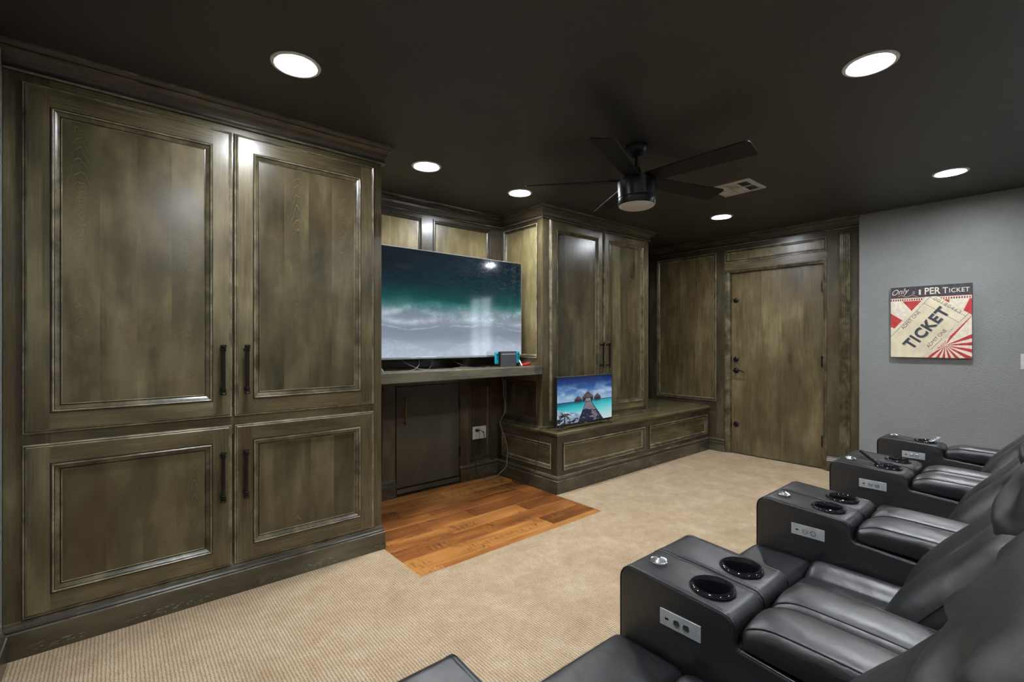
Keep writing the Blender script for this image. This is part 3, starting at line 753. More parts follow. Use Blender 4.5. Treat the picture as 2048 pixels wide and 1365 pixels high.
# ------------------------------------------------------------------ shelf in the niche
bm = bmesh.new(); bbox_(bm, 1.2375, 2.8185, 2.935, 3.50, 0.973, 1.043, 0.003, 2)
shelf = tag(obj('floating_shelf', bm, [M_T]), 'thick olive-stained shelf spanning the niche under the large television', 'shelf')
shelf.data.materials.clear(); shelf.data.materials.append(wood('shelf_wood', 'H', (0.070, 0.066, 0.046), (0.150, 0.140, 0.098), (0.27, 0.25, 0.170), stave=0.9, figure=0.1, rough=0.27))

# ------------------------------------------------------------------ large television
def ocean(h=300, w_=530):
    v, u = np.meshgrid(np.linspace(0, 1, h), np.linspace(0, 1, w_), indexing='ij')
    n1 = fbm((h, w_), 4, 1, 6, 0.6); n2 = fbm((h, w_), 9, 2, 5, 0.65, (1.4, 1)); n3 = fbm((h, w_), 26, 3, 3, 0.7, (1, 2.2)); n4 = fbm((h, w_), 60, 4, 2, 0.8)
    img = np.zeros((h, w_, 3))
    key = [(0.0, (178, 190, 208)), (0.10, (172, 183, 202)), (0.17, (150, 160, 178)), (0.24, (140, 150, 168)), (0.33, (150, 160, 176)), (0.42, (125, 146, 154)), (0.48, (66, 118, 120)), (0.56, (20, 80, 78)), (0.68, (9, 50, 56)), (0.85, (7, 33, 42)), (1.0, (8, 24, 33))]
    vv = v + (n1 - 0.5) * 0.10
    for c in range(3): img[..., c] = np.interp(vv, [k[0] for k in key], [k[1][c] for k in key])
    # bottom foam edge, brighter sand wash
    e = 0.15 + 0.05 * np.sin(u * 9.0 + 1.0) + (n1 - 0.5) * 0.12
    m = np.clip((e - v) * 30, 0, 1); img += m[..., None] * np.array([14, 14, 13]) + (m * (n4 - 0.5) * 22)[..., None]
    # wash lines
    for (c0, amp, ph, wd, st) in ((0.345, 0.022, 0.4, 0.026, 50), (0.405, 0.035, 2.0, 0.034, 42), (0.285, 0.030, 3.4, 0.006, 55), (0.46, 0.04, 4.4, 0.034, 30)):
        l = c0 + amp * (1.2 - 1.8 * np.abs(np.sin(u * 4.2 + ph))) + amp * 0.5 * np.sin(u * 17 + ph * 2) + (n1 - 0.5) * 0.07
        g = np.exp(-((v - l) / wd) ** 2) * np.clip((n2 * 0.85 + n1 * 0.4 + n4 * 0.22 - 0.50) * 2.4, 0, 1)
        img += g[..., None] * st
    # spray haze over the green water
    hz = np.clip((0.53 - v) * 8, 0, 1) * np.clip((v - 0.36) * 9, 0, 1) * np.clip((n2 - 0.38) * 3.2, 0, 1)
    img = img * (1 - 0.55 * hz[..., None]) + np.array([170, 188, 196]) * 0.55 * hz[..., None]
    # small wavelets top right
    wl = fbm((h, w_), 50, 8, 3, 0.75, (1.1, 2.6))
    ms = np.clip((u - 0.35) * 1.6, 0.05, 1) * np.clip((v - 0.52) * 5, 0, 1)
    img += (np.clip((wl - 0.60) * 7, 0, 1) * ms)[..., None] * np.array([46, 60, 62])
    img += ((n3 - 0.5) * 22 * np.clip((v - 0.45) * 5, 0, 1))[..., None]
    dk = np.clip((0.45 - u) * 2, 0, 1) * np.clip((v - 0.55) * 3, 0, 1)
    img *= (1 - 0.45 * dk)[..., None]
    return np.clip(img, 0, 255)
TVY = 3.140
tv = thing('television', 'large flat television on the niche shelf showing ocean waves from above', 'television', (2.035, 3.18, 1.043))
TV = facing_y(TVY)
TX0, TX1, TZ0, TZ1 = 1.305, 2.759, 1.126, 1.945
bm = bmesh.new(); bbox_(bm, TX0, TX1, 3.1415, 3.165, TZ0, TZ1, 0.0015, 1); obj('body', bm, [M_SILV], tv)
bm = bmesh.new(); rect_loops(bm, TV, TX0, TX1, TZ0, TZ1, [(0, -0.002), (0, 0.001), (0.004, 0.001), (0.005, -0.001)]); obj('bezel', bm, [M_SILV], tv)
bm = bmesh.new(); bbox_(bm, TX0 + 0.003, TX1 - 0.003, TVY - 0.004, TVY + 0.001, TZ0, TZ0 + 0.014, 0.001, 1); obj('lower_bezel', bm, [M_SILV], tv)
bm = bmesh.new(); bbox_(bm, TX0 + 0.25, TX1 - 0.25, 3.165, 3.215, TZ0 + 0.01, TZ0 + 0.45, 0.012, 2); obj('rear_housing', bm, [M_BLK], tv)
picture_mesh('screen', TV, TX0 + 0.005, TX1 - 0.005, TZ0 + 0.016, TZ1 - 0.005, 0.0, ocean(), M_SCREEN, tv)
for x, s_ in ((1.395, -1), (2.64, 1)):
    bm = bmesh.new()
    for yy in (3.010, 3.30):
        tube(bm, [(x + (0.075 if s_ > 0 else 0), 3.155, TZ0 + 0.01), (x + (0.012 if yy < 3.1 and s_ > 0 else 0.06 * (s_ > 0)), yy, 1.049)], 0.0065, 6)
    tube(bm, [(x + (0.075 if s_ > 0 else 0), 3.145, TZ0 + 0.01), (x + (0.075 if s_ > 0 else 0), 3.165, TZ0 + 0.01)], 0.008, 6)
    obj('foot', bm, [M_WHITE if s_ > 0 else M_SILV], tv, smooth=40)

# ------------------------------------------------------------------ small television on the bench
def pier(h=190, w_=330):
    v, u = np.meshgrid(np.linspace(0, 1, h), np.linspace(0, 1, w_), indexing='ij')
    n1 = fbm((h, w_), 4, 21, 6, 0.6, (1.2, 2)); n2 = fbm((h, w_), 14, 22, 4, 0.65, (1, 1.6)); n3 = fbm((h, w_), 50, 23, 2)
    img = np.zeros((h, w_, 3))
    sky = [(0.46, (165, 195, 220)), (0.6, (110, 155, 200)), (0.78, (45, 85, 150)), (1.0, (14, 34, 88))]
    sea = [(0.0, (205, 228, 232)), (0.15, (160, 222, 226)), (0.30, (90, 205, 212)), (0.40, (40, 170, 185)), (0.46, (18, 110, 140))]
    for c in range(3):
        a = np.interp(v, [k[0] for k in sky], [k[1][c] for k in sky]); b_ = np.interp(v + (n1 - 0.5) * 0.06 + 0.10 * (0.5 - u) * (v < .46), [k[0] for k in sea], [k[1][c] for k in sea])
        img[..., c] = np.where(v > 0.46, a, b_)
    cl = np.clip((n1 - 0.50 + 0.12 * u) * 4, 0, 1) * np.clip((v - 0.46) * 8, 0, 1) * np.clip((0.90 - v) * 4, 0, 1)
    img = img * (1 - 0.75 * cl[..., None]) + np.array([205, 220, 235]) * 0.75 * cl[..., None]
    hl = (np.abs(v - 0.462) < 0.008); img[hl] = (14, 50, 80)
    # sand and foam, lower left
    sd = (v < 0.30 - 0.42 * u + 0.08 * (n1 - 0.5) + 0.02) | ((v < 0.22) & (u < 0.45))
    img[sd] = 0; img += sd[..., None] * (np.array([150, 165, 190]) + (n2[..., None] - 0.4) * 180)
    def poly(pts, col, noise_=0):
        inside = np.zeros((h, w_), bool); n = len(pts)
        for i in range(n):
            x1, y1 = pts[i]; x2, y2 = pts[(i + 1) % n]
            cnd = ((y1 > v) != (y2 > v)) & (u < (x2 - x1) * (v - y1) / ((y2 - y1) if y2 != y1 else 1e-9) + x1); inside ^= cnd
        img[inside] = np.array(col) + ((n3[inside] - 0.5) * noise_)[:, None]; return inside
    poly([(0.36, 0.0), (0.50, 0.455), (0.585, 0.455), (0.82, 0.0)], (128, 120, 132), 40)
    pl = poly([(0.355, 0.0), (0.365, 0.0), (0.505, 0.455), (0.50, 0.455)], (30, 34, 50)); poly([(0.81, 0.0), (0.83, 0.0), (0.588, 0.455), (0.58, 0.455)], (26, 30, 46))
    sh = (v < 0.27 + 0.10 * (n2 - 0.5) - 0.10 * np.abs(u - 0.52)) & (u > 0.36 + 0.30 * v) & (u < 0.82 - 0.5 * v) & (n2 + 0.45 * (0.66 - u) > 0.40)
    img[sh] = (34, 40, 64)
    for (cx, hw, zb, zt, yb) in ((0.36, 0.075, 0.520, 0.580, 0.465), (0.715, 0.070, 0.530, 0.600, 0.47), (0.535, 0.118, 0.540, 0.665, 0.465)):
        poly([(cx - hw * 0.8, yb), (cx + hw * 0.8, yb), (cx + hw * 0.8, zb), (cx - hw * 0.8, zb)], (36, 32, 38), 30)
        for q in (-0.6, -0.2, 0.2, 0.6): poly([(cx + hw * q - 0.006, yb - 0.05), (cx + hw * q + 0.006, yb - 0.05), (cx + hw * q + 0.006, yb), (cx + hw * q - 0.006, yb)], (50, 46, 52))
        poly([(cx - hw, zb - 0.015), (cx + hw, zb - 0.015), (cx + hw * 0.1, zt), (cx - hw * 0.1, zt)], (92, 78, 80), 45)
    poly([(0.29, 0.472), (0.79, 0.480), (0.79, 0.500), (0.29, 0.492)], (52, 46, 52), 40)
    poly([(0.49, 0.455), (0.59, 0.455), (0.58, 0.51), (0.50, 0.51)], (140, 140, 150), 60)
    # palm bush lower left
    rs = np.random.RandomState(5)
    for k in range(34):
        a = rs.uniform(-0.3, PI + 0.3); L = rs.uniform(0.10, 0.17); cx, cy = 0.12, 0.18
        for t in np.linspace(0, 1, 40):
            x = cx + L * t * math.cos(a) * 0.85; y = cy + L * 1.2 * t * math.sin(a) - 0.10 * t * t
            m = ((u - x) ** 2 + ((v - y) * 0.62) ** 2) < (0.0065 * (1.15 - t)) ** 2; img[m] = (36, 46, 44) if k % 3 else (96, 92, 78)
    poly([(0.11, 0.0), (0.135, 0.0), (0.13, 0.19), (0.115, 0.19)], (44, 44, 46))
    dk = (v < 0.12) & (u < 0.46) & (n2 > 0.52); img[dk] = (40, 48, 58)
    return np.clip(img, 0, 255)
MY = 2.752
tv2 = thing('small_television', 'small black television on the bench showing a pier leading to thatched huts', 'television', (3.17, 2.77, 0.508))
TM = facing_y(MY)
MX0, MX1, MZ0, MZ1 = 2.803, 3.541, 0.537, 0.957
bm = bmesh.new(); bbox_(bm, MX0, MX1, MY, MY + 0.03, MZ0, MZ1, 0.003, 1); obj('body', bm, [M_BLK], tv2)
bm = bmesh.new(); bbox_(bm, MX0 + 0.16, MX1 - 0.16, MY + 0.03, MY + 0.062, MZ0 + 0.015, MZ0 + 0.26, 0.01, 2); obj('rear_housing', bm, [M_BLK], tv2)
picture_mesh('screen', TM, MX0 + 0.009, MX1 - 0.009, MZ0 + 0.019, MZ1 - 0.009, 0.0008, pier(), M_SCREEN, tv2)
bm = bmesh.new(); box(bm, 3.155, 3.187, MY - 0.0012, MY, MZ0 + 0.005, MZ0 + 0.011); obj('badge', bm, [M_ALU], tv2)
for x, s_ in ((MX0 + 0.045, -1), (MX1 - 0.085, 1)):
    bm = bmesh.new()
    for yy in (2.703, 2.86): tube(bm, [(x, MY + 0.015, MZ0 + 0.008), (x + 0.035 * s_, yy, 0.514)], 0.006, 6)
    obj('foot', bm, [M_BLK], tv2, smooth=40)

# ------------------------------------------------------------------ things on the shelf
dk_ = thing('handheld_game_console', 'handheld console with turquoise grips docked in a charcoal stand on the niche shelf', 'game console', (2.545, 3.08, 1.043))
bm = bmesh.new(); bbox_(bm, 2.462, 2.632, 3.060, 3.072, 1.044, 1.166, 0.003, 2); bbox_(bm, 2.462, 2.632, 3.092, 3.108, 1.044, 1.166, 0.003, 2); bbox_(bm, 2.462, 2.632, 3.066, 3.10, 1.044, 1.062, 0.002, 1); obj('dock', bm, [M_DOCK], dk_)
bm = bmesh.new(); bbox_(bm, 2.448, 2.646, 3.076, 3.088, 1.068, 1.172, 0.003, 2); obj('tablet', bm, [M_BLK], dk_)
bm = bmesh.new(); box(bm, 2.472, 2.622, 3.0590, 3.0602, 1.146, 1.153); obj('dock_slot', bm, [M_ALU], dk_)
for x0, x1 in ((2.413, 2.450), (2.644, 2.681)):
    bm = bmesh.new(); rbox(bm, ((x0 + x1) / 2, 3.082, 1.120), (x1 - x0, 0.022, 0.106), 0.0105, (2, 2, 4)); g = obj('grip', bm, [M_TURQ], dk_, smooth=50)
    bm = bmesh.new(); xc = (x0 + x1) / 2
    lathe(bm, [(0.0075, 3.0705), (0.0085, 3.066), (0.006, 3.063)], (xc, 0, 1.148), 12, axis='Y')
    for dx, dz in ((0, 0.008), (0, -0.008), (0.008, 0), (-0.008, 0)): lathe(bm, [(0.003, 3.072), (0.003, 3.069)], (xc + dx, 0, 1.117 + dz), 8, axis='Y')
    obj('buttons', bm, [M_BLK], g, smooth=40)
rd = thing('red_game_controller', 'small glossy red controller lying beside the docked console on the shelf', 'game controller', (2.735, 3.07, 1.043))
bm = bmesh.new()
def bend(p, u): p.z += 0.004 * math.sin(u.x * 2.2); p.y += 0.012 * u.x * u.x; return p
rbox(bm, (2.735, 3.06, 1.0565), (0.125, 0.036, 0.024), 0.0115, (6, 2, 2), bend); obj('shell', bm, [M_RED], rd, smooth=50)
bm = bmesh.new(); lathe(bm, [(0.008, 1.066), (0.009, 1.073), (0.006, 1.075)], (2.712, 3.062, 0), 12); obj('thumbstick', bm, [M_BLK], rd, smooth=40)
bm = bmesh.new(); lathe(bm, [(0.005, 1.066), (0.005, 1.0715)], (2.756, 3.064, 0), 10); obj('button', bm, [M_BLK], rd, smooth=40)
def cable(name, pts, r, mat, label, n=8, group=None):
    bm = bmesh.new(); tube(bm, spline(pts, n), r, 6)
    return tag(obj(name, bm, [mat], smooth=60), label, 'cable', group)
zs = 1.0465
cable('cable', [(1.62, 3.20, 1.13), (1.66, 3.17, 1.09), (1.75, 3.10, zs), (1.90, 3.06, zs), (2.02, 3.09, zs), (2.12, 3.17, zs), (2.2, 3.25, zs + 0.02)], 0.0032, M_CABG, 'grey cable drooping in a long curve from the left end of the large television')
cable('cable', [(1.78, 3.21, 1.13), (1.75, 3.16, 1.08), (1.66, 3.09, zs), (1.52, 3.04, zs), (1.42, 3.06, zs)], 0.0032, M_CABG, 'grey cable crossing the shelf towards the tall cupboard on the left')
cable('cable', [(1.90, 3.20, 1.13), (1.88, 3.19, 1.09), (1.84, 3.17, zs), (1.80, 3.22, zs)], 0.0032, M_CABG, 'short grey cable dropping straight behind the television screen edge')
cable('cable', [(2.05, 3.19, 1.13), (2.08, 3.16, 1.09), (2.18, 3.10, zs + 0.004), (2.34, 3.12, zs), (2.43, 3.16, zs), (2.52, 3.25, zs)], 0.0030, M_CABB, 'dark cable trailing along the shelf into the back of the docked console')
cable('cable', [(2.0, 3.05, zs + 0.006), (2.10, 3.09, zs + 0.007), (2.2, 3.02, zs), (2.30, 3.06, zs), (2.40, 3.15, zs + 0.004)], 0.0024, M_CABG, 'thin pale cable coiled on the shelf just left of the docked console')
bm = bmesh.new(); rt = random.Random(11)
for k in range(5):
    base = Vector((2.72 + 0.018 * k, 2.932, 1.045))
    pts = [(base.x - 0.03, 2.99, 1.047), (base.x, 2.945, 1.050), (base.x + rt.uniform(-.01, .01), 2.929, 1.030), (base.x + rt.uniform(-.02, .02), 2.928, 0.985 + rt.uniform(-.01, .02)), (base.x + 0.02 + rt.uniform(-.01, .02), 2.929, 1.02), (base.x + 0.02, 2.94, 1.050), (base.x + 0.01, 2.98, 1.047)]
    tube(bm, spline(pts, 6), 0.0013, 5)
tag(obj('earphone_wire', bm, [M_CABB], smooth=60), 'tangle of thin dark wires hanging over the right front corner of the niche shelf', 'wire')

# ------------------------------------------------------------------ sockets and cords
def plate(name, T, a0, a1, z0, z1, label, cat, kind):
    o = thing(name, label, cat, T((a0 + a1) / 2, z0, 0.0))
    bm = bmesh.new(); bbox_(bm, a0, a1, z0, z1, 0.0005, 0.006, 0.002, 2, 0, T); obj('cover_plate', bm, [M_WHITE], o)
    ac, zc = (a0 + a1) / 2, (z0 + z1) / 2
    if kind == 'duplex':
        for dz in (0.026, -0.026):
            bm = bmesh.new()
            bbox_(bm, ac - 0.017, ac + 0.017, zc + dz - 0.014, zc + dz + 0.014, 0.006, 0.008, 0.001, 1, 0, T)
            for da in (-0.006, 0.006): box(bm, ac + da - 0.001, ac + da + 0.001, zc + dz - 0.002, zc + dz + 0.007, 0.0081, 0.0084, 1, T)
            obj('receptacle', bm, [M_WHITE, M_GAP], o)
    elif kind == 'coax':
        bm = bmesh.new(); p = T(ac, zc, 0)
        lathe(bm, [(0.006, 0), (0.006, -0.006), (0.0045, -0.008), (0.0045, -0.014)], (p[0], p[1] - 0.006, zc), 12, axis='Y'); obj('connector', bm, [M_BRONZE], o)
    else:
        bm = bmesh.new(); bbox_(bm, ac - 0.016, ac + 0.016, zc - 0.033, zc + 0.033, 0.006, 0.009, 0.001, 1, 0, T); obj('rocker', bm, [M_WHITE], o)
    return o
TP = facing_y(3.514)
TP = facing_y(3.5015)
plate('power_outlet', facing_y(3.514), 2.492, 2.566, 0.362, 0.477, 'white power outlet with a black plug in it under the niche shelf', 'outlet', 'duplex')
plate('coaxial_outlet', facing_y(3.514), 2.570, 2.644, 0.360, 0.475, 'white coaxial wall plate beside the plugged power outlet', 'outlet', 'coax')
plate('light_switch', facing_x(5.262), 0.150, 0.246, 1.046, 1.163, 'white light switch plate at the right edge of the view, beside the ticket sign', 'light switch', 'switch')
plate('power_outlet', facing_x(5.262), 0.300, 0.376, 0.280, 0.396, 'white power outlet low on the grey wall behind the farthest recliner', 'outlet', 'duplex')
bm = bmesh.new(); bbox_(bm, 2.516, 2.542, 3.476, 3.505, 0.432, 0.456, 0.004, 2)
tube(bm, spline([(2.529, 3.480, 0.444), (2.545, 3.462, 0.448), (2.580, 3.462, 0.420), (2.592, 3.470, 0.375), (2.56, 3.478, 0.33), (2.52, 3.478, 0.25), (2.505, 3.476, 0.16), (2.50, 3.468, 0.10), (2.53, 3.45, 0.035), (2.58, 3.42, 0.006)], 8), 0.0032, 6)
tag(obj('power_cable', bm, [M_CABB], smooth=60), 'black power cord plugged into the niche outlet and dropping to the planks', 'cord')
cable('cable', [(2.80, 3.47, 0.971), (2.795, 3.44, 0.85), (2.79, 3.43, 0.76), (2.802, 3.42, 0.68), (2.793, 3.415, 0.60), (2.745, 3.42, 0.515), (2.748, 3.41, 0.45), (2.752, 3.36, 0.36), (2.754, 3.33, 0.26), (2.748, 3.33, 0.17), (2.738, 3.33, 0.11), (2.70, 3.36, 0.06), (2.66, 3.38, 0.025), (2.61, 3.40, 0.006), (2.56, 3.42, 0.006)], 0.0040, M_CABG, 'long grey cable running down the niche corner from the shelf to the planks')
cable('power_cable', [(2.98, 2.83, 0.512), (2.90, 2.86, 0.513), (2.84, 2.88, 0.516), (2.775, 2.895, 0.520), (2.746, 2.90, 0.50), (2.747, 2.905, 0.44), (2.752, 2.92, 0.34), (2.750, 2.94, 0.24), (2.747, 2.96, 0.15), (2.738, 3.00, 0.08), (2.730, 3.06, 0.02), (2.728, 3.14, 0.006), (2.732, 3.24, 0.006)], 0.0034, M_CABB, 'black cord of the small television hanging over the side of the bench')

# ------------------------------------------------------------------ ticket sign on the grey wall
SY0, SY1, SZ0, SZ1, SX = 0.508, 1.022, 1.121, 1.726, 5.226
sg = thing('ticket_sign', 'square canvas sign with a big cream TICKET over red and white rays', 'sign', (5.262, 0.765, 1.12))
TS = lambda s, t, d: (SX - d, SY1 - s * (SY1 - SY0), SZ0 + t * (SZ1 - SZ0))
bm = bmesh.new(); bbox_(bm, SX + 0.0005, 5.2615, SY0, SY1, SZ0, SZ1, 0.002, 1); obj('canvas_block', bm, [plain('dark_canvas_edge', (0.06, 0.06, 0.062), 0.6)], sg)
def ticket_art(h=420, w_=360):
    v, u = np.meshgrid(np.linspace(0, 1, h), np.linspace(0, 1, w_), indexing='ij')
    W, Hh = SY1 - SY0, SZ1 - SZ0
    n = fbm((h, w_), 8, 31, 4); n2 = fbm((h, w_), 40, 32, 3)
    img = np.ones((h, w_, 3)) * np.array([236, 226, 206])
    cx, cy = 0.69, 0.17
    ang = np.degrees(np.arctan2((v - cy) * Hh, (u - cx) * W)) % 360
    k = (ang % 20) < 10
    far = np.hypot((v - cy) * Hh, (u - cx) * W)
    up = v > (0.30 + 0.9 * (u - 0.25)) ; red = np.array([196, 58, 58])
    img[k] = red
    wide = (ang > 95) & (ang < 200); kk = ((ang + 8) % 30) < 14
    img[wide] = np.array([236, 226, 206]); img[wide & kk] = red
    wide = (ang > 40) & (ang <= 95); kk = ((ang + 4) % 30) < 13
    img[wide] = np.array([236, 226, 206]); img[wide & kk] = red
    img += ((n2 - 0.5) * 40)[..., None]
    # ticket body: rotated rectangle
    th = R(52); c, s_ = math.cos(th), math.sin(th)
    X = (u - 0.46) * W; Yv = (v - 0.42) * Hh
    a = X * c + Yv * s_; b_ = -X * s_ + Yv * c
    tk = (np.abs(b_) < 0.163 + 0.0012 * np.sin(a * 300)) & (a < 0.245) & (a > -0.6)
    img[tk] = (np.array([232, 220, 190]) + (n[..., None] - 0.5) * 36)[tk]
    for bb in (-0.138, 0.138):
        m = tk & (np.abs(b_ - bb) < 0.0022) & (n > 0.38); img[m] = (120, 140, 150)
    for aa in (0.152, 0.215):
        m = tk & (np.abs(a - aa) < 0.0018) & (np.abs(b_) < 0.138); img[m] = (120, 140, 150)
    band = v > 0.845; img[band] = (np.array([62, 60, 66]) + (n2[..., None] - 0.5) * 40)[band]
    fs = (v > 0.795) & (v <= 0.845) & ~tk; img[fs] = (232, 214, 196)
    img[(v > 0.838) & (v <= 0.846) & ~tk] = (190, 80, 76)
    pf = fs & (np.abs(v - 0.815) < 0.012) & ((u * 33) % 1 < 0.52); img[pf] = (70, 52, 52)
    return np.clip(img, 0, 255)
picture_mesh('printed_face', TS, 0.0, 1.0, 0.0, 1.0, 0.0002, ticket_art(), M_PRINT, sg)
def sign_text(body, s, t, width, height, rot, mat, name='lettering', bold=0.0, shear=0.0, sp=1.0, d=0.0008):
    """lettering scaled to a given width and height in metres, centred at s,t of the sign face"""
    bm = text_bm(body, 0.1, bold, 0.0003, shear, sp=sp)
    xs = [v.co.x for v in bm.verts]; ys = [v.co.y for v in bm.verts]
    kx, ky = width / (max(xs) - min(xs)), height / (max(ys) - min(ys)); mx, my = (max(xs) + min(xs)) / 2, (max(ys) + min(ys)) / 2
    th = R(rot); c, s_ = math.cos(th), math.sin(th)
    cy, cz = SY1 - s * (SY1 - SY0), SZ0 + t * (SZ1 - SZ0)
    for v in bm.verts:
        x, y, z = (v.co.x - mx) * kx, (v.co.y - my) * ky, v.co.z
        v.co = (SX - d - z, cy - (x * c - y * s_), cz + x * s_ + y * c)
    return obj(name, bm, [mat], sg)
sign_text('TICKET', 0.462, 0.400, 0.400, 0.088, 52, plain('shadow_ink', (0.33, 0.32, 0.30), 0.6), bold=0.0035, sp=1.12, d=0.0005)
sign_text('TICKET', 0.452, 0.408, 0.400, 0.088, 52, M_INK, bold=0.0035, sp=1.12, d=0.0014)
sign_text('ADMIT ONE', 0.262, 0.525, 0.185, 0.026, 52, M_INK)
sign_text('ADMIT ONE', 0.585, 0.265, 0.185, 0.026, 52, M_INK)
sign_text('00180463', 0.715, 0.715, 0.205, 0.028, -38, plain('faded_number_ink', (0.25, 0.24, 0.22), 0.6), sp=1.15)
sign_text('Only', 0.132, 0.925, 0.120, 0.062, 8, M_CREAM, shear=0.5)
sign_text('$', 0.300, 0.912, 0.024, 0.030, 0, plain('rose_ink', (0.42, 0.25, 0.23), 0.6), shear=0.2)
sign_text('1', 0.380, 0.915, 0.013, 0.044, 0, M_CREAM, bold=0.004)
sign_text('PER', 0.538, 0.925, 0.100, 0.056, 0, M_CREAM, bold=0.002)
sign_text('T', 0.692, 0.922, 0.034, 0.048, 0, M_CREAM, bold=0.001)
sign_text('ICKET', 0.855, 0.917, 0.120, 0.036, 0, M_CREAM, bold=0.001, sp=1.1)
bm = bmesh.new(); tube(bm, [TS(0.10 + 0.25 * k / 20, 0.868 + 0.012 * math.sin(k * 0.55), 0.0008) for k in range(21)], 0.0012, 5); obj('flourish', bm, [M_CREAM], sg)

# ------------------------------------------------------------------ recessed lights
LIGHT_LABELS = ['lit recessed ceiling light in front of the tall left cupboard', 'lit recessed ceiling light above the television niche, beside the left cupboard crown',
                'lit recessed ceiling light above the corner of the bench cupboard', 'lit recessed ceiling light near the white vent and the panelled door',
                'large lit recessed ceiling light above the row of recliners', 'lit recessed ceiling light close to the grey wall above the ticket sign',
                'added recessed fill light above the nearest recliner, out of view', 'added recessed fill light behind the nearest recliner by the left wall, out of view',
                'added recessed fill light behind the middle recliners, out of view']
def recessed_light():
    o = thing('recessed_light', LIGHT_LABELS[0], 'ceiling light', (CEILINGS[0][0], CEILINGS[0][1], H), 'recessed ceiling lights')
    x, y = CEILINGS[0]
    bm = bmesh.new(); lathe(bm, [(0.081, H + 0.002), (0.098, H - 0.0005), (0.096, H - 0.004), (0.084, H - 0.006), (0.079, H - 0.002), (0.076, H + 0.004)], (x, y, 0), 40, cap=False); obj('trim_ring', bm, [M_RING], o, smooth=50)
    bm = bmesh.new(); lathe(bm, [(0.080, H + 0.001), (0.074, H + 0.02), (0.066, H + 0.05), (0.064, H + 0.12)], (x, y, 0), 40, cap=False); obj('reflector', bm, [M_REFL], o, smooth=50)
    bm = bmesh.new(); prof = [(0.0001, H - 0.006)] + [(0.060 * math.sin(t), H + 0.026 - 0.032 * math.cos(t)) for t in (0.25, 0.5, 0.75, 1.0, 1.25, 1.5)] + [(0.060, H + 0.06), (0.055, H + 0.10)]
    lathe(bm, prof, (x, y, 0), 20); obj('bulb', bm, [M_BULB], o, smooth=60)
    return o
def copy_tree(o, parent=None):
    c = o.copy(); COL.objects.link(c)
    if parent is not None: c.parent = parent; c.matrix_parent_inverse = o.matrix_parent_inverse.copy()
    for ch in list(o.children): copy_tree(ch, c)
    return c
rl = recessed_light()
for (x, y), lab in list(zip(CEILINGS, LIGHT_LABELS))[1:]:
    c = copy_tree(rl); c.location = (x, y, H); c['label'] = lab

# ------------------------------------------------------------------ ceiling fan
FX, FY = 2.387, 1.675
fan = thing('ceiling_fan', 'black five-bladed ceiling fan with a frosted drum light in the middle of the room', 'ceiling fan', (FX, FY, H))
bm = bmesh.new(); lathe(bm, [(0.066, H), (0.066, H - 0.010), (0.062, H - 0.028), (0.050, H - 0.046), (0.032, H - 0.060), (0.022, H - 0.064)], (FX, FY, 0), 32); obj('canopy', bm, [M_FAN], fan, smooth=40)
bm = bmesh.new(); lathe(bm, [(0.0125, H - 0.06), (0.0125, 2.27)], (FX, FY, 0), 16); obj('downrod', bm, [M_FAN], fan, smooth=40)
bm = bmesh.new(); lathe(bm, [(0.016, 2.300), (0.022, 2.295), (0.030, 2.255), (0.040, 2.238), (0.060, 2.228)], (FX, FY, 0), 24); obj('coupling_cover', bm, [M_FAN], fan, smooth=40)
bm = bmesh.new(); lathe(bm, [(0.050, 2.232), (0.098, 2.228), (0.110, 2.218), (0.112, 2.205), (0.110, 2.150), (0.108, 2.118), (0.104, 2.114)], (FX, FY, 0), 48); obj('motor_housing', bm, [M_FAN], fan, smooth=40)
bm = bmesh.new(); lathe(bm, [(0.104, 2.1135), (0.108, 2.110), (0.108, 2.075), (0.104, 2.070), (0.100, 2.070)], (FX, FY, 0), 48); obj('light_band', bm, [M_FAN], fan, smooth=40)
bm = bmesh.new(); lathe(bm, [(0.1035, 2.072), (0.102, 2.066), (0.085, 2.058), (0.05, 2.053), (0.0005, 2.051)], (FX, FY, 0), 48); obj('lens', bm, [M_LENS], fan, smooth=60)
for k in range(5):
    th = R(57 + 72 * k); c, s_ = math.cos(th), math.sin(th)
    zc = 2.222; pit = R(-13)
    def place(px, py, pz):
        yy = py * math.cos(pit) - pz * math.sin(pit); zz = py * math.sin(pit) + pz * math.cos(pit)
        return (FX + px * c - yy * s_, FY + px * s_ + yy * c, zc + zz)
    out = []
    L0, L1, w0, w1_ = 0.085, 0.665, 0.052, 0.069
    rc_ = 0.022
    out += [(L0, -w0), (L1 - rc_, -w1_)] + [(L1 - rc_ + rc_ * math.sin(t), -w1_ + rc_ - rc_ * math.cos(t)) for t in (0.4, 0.8, 1.2, PI / 2)]
    out += [(L1 - 0.0, w1_ - rc_)] + [(L1 - rc_ + rc_ * math.cos(t), w1_ - rc_ + rc_ * math.sin(t)) for t in (0.4, 0.8, 1.2, PI / 2)] + [(L0, w0)]
    bm = bmesh.new(); top = [bm.verts.new(place(x, y, 0.003)) for x, y in out]; bot = [bm.verts.new(place(x, y, -0.003)) for x, y in out]
    bm.faces.new(top); bm.faces.new(bot[::-1])
    for i in range(len(out)): bm.faces.new((top[i], top[(i + 1) % len(out)], bot[(i + 1) % len(out)], bot[i]))
    bl = obj('blade', bm, [M_BLADE], fan)
    bm = bmesh.new(); t = bmesh.new(); box(t, 0.06, 0.16, -0.020, 0.020, 0.003, 0.009)
    for v in t.verts: v.co = place(*v.co)
    merge(bm, t); obj('blade_bracket', bm, [M_FAN], bl)

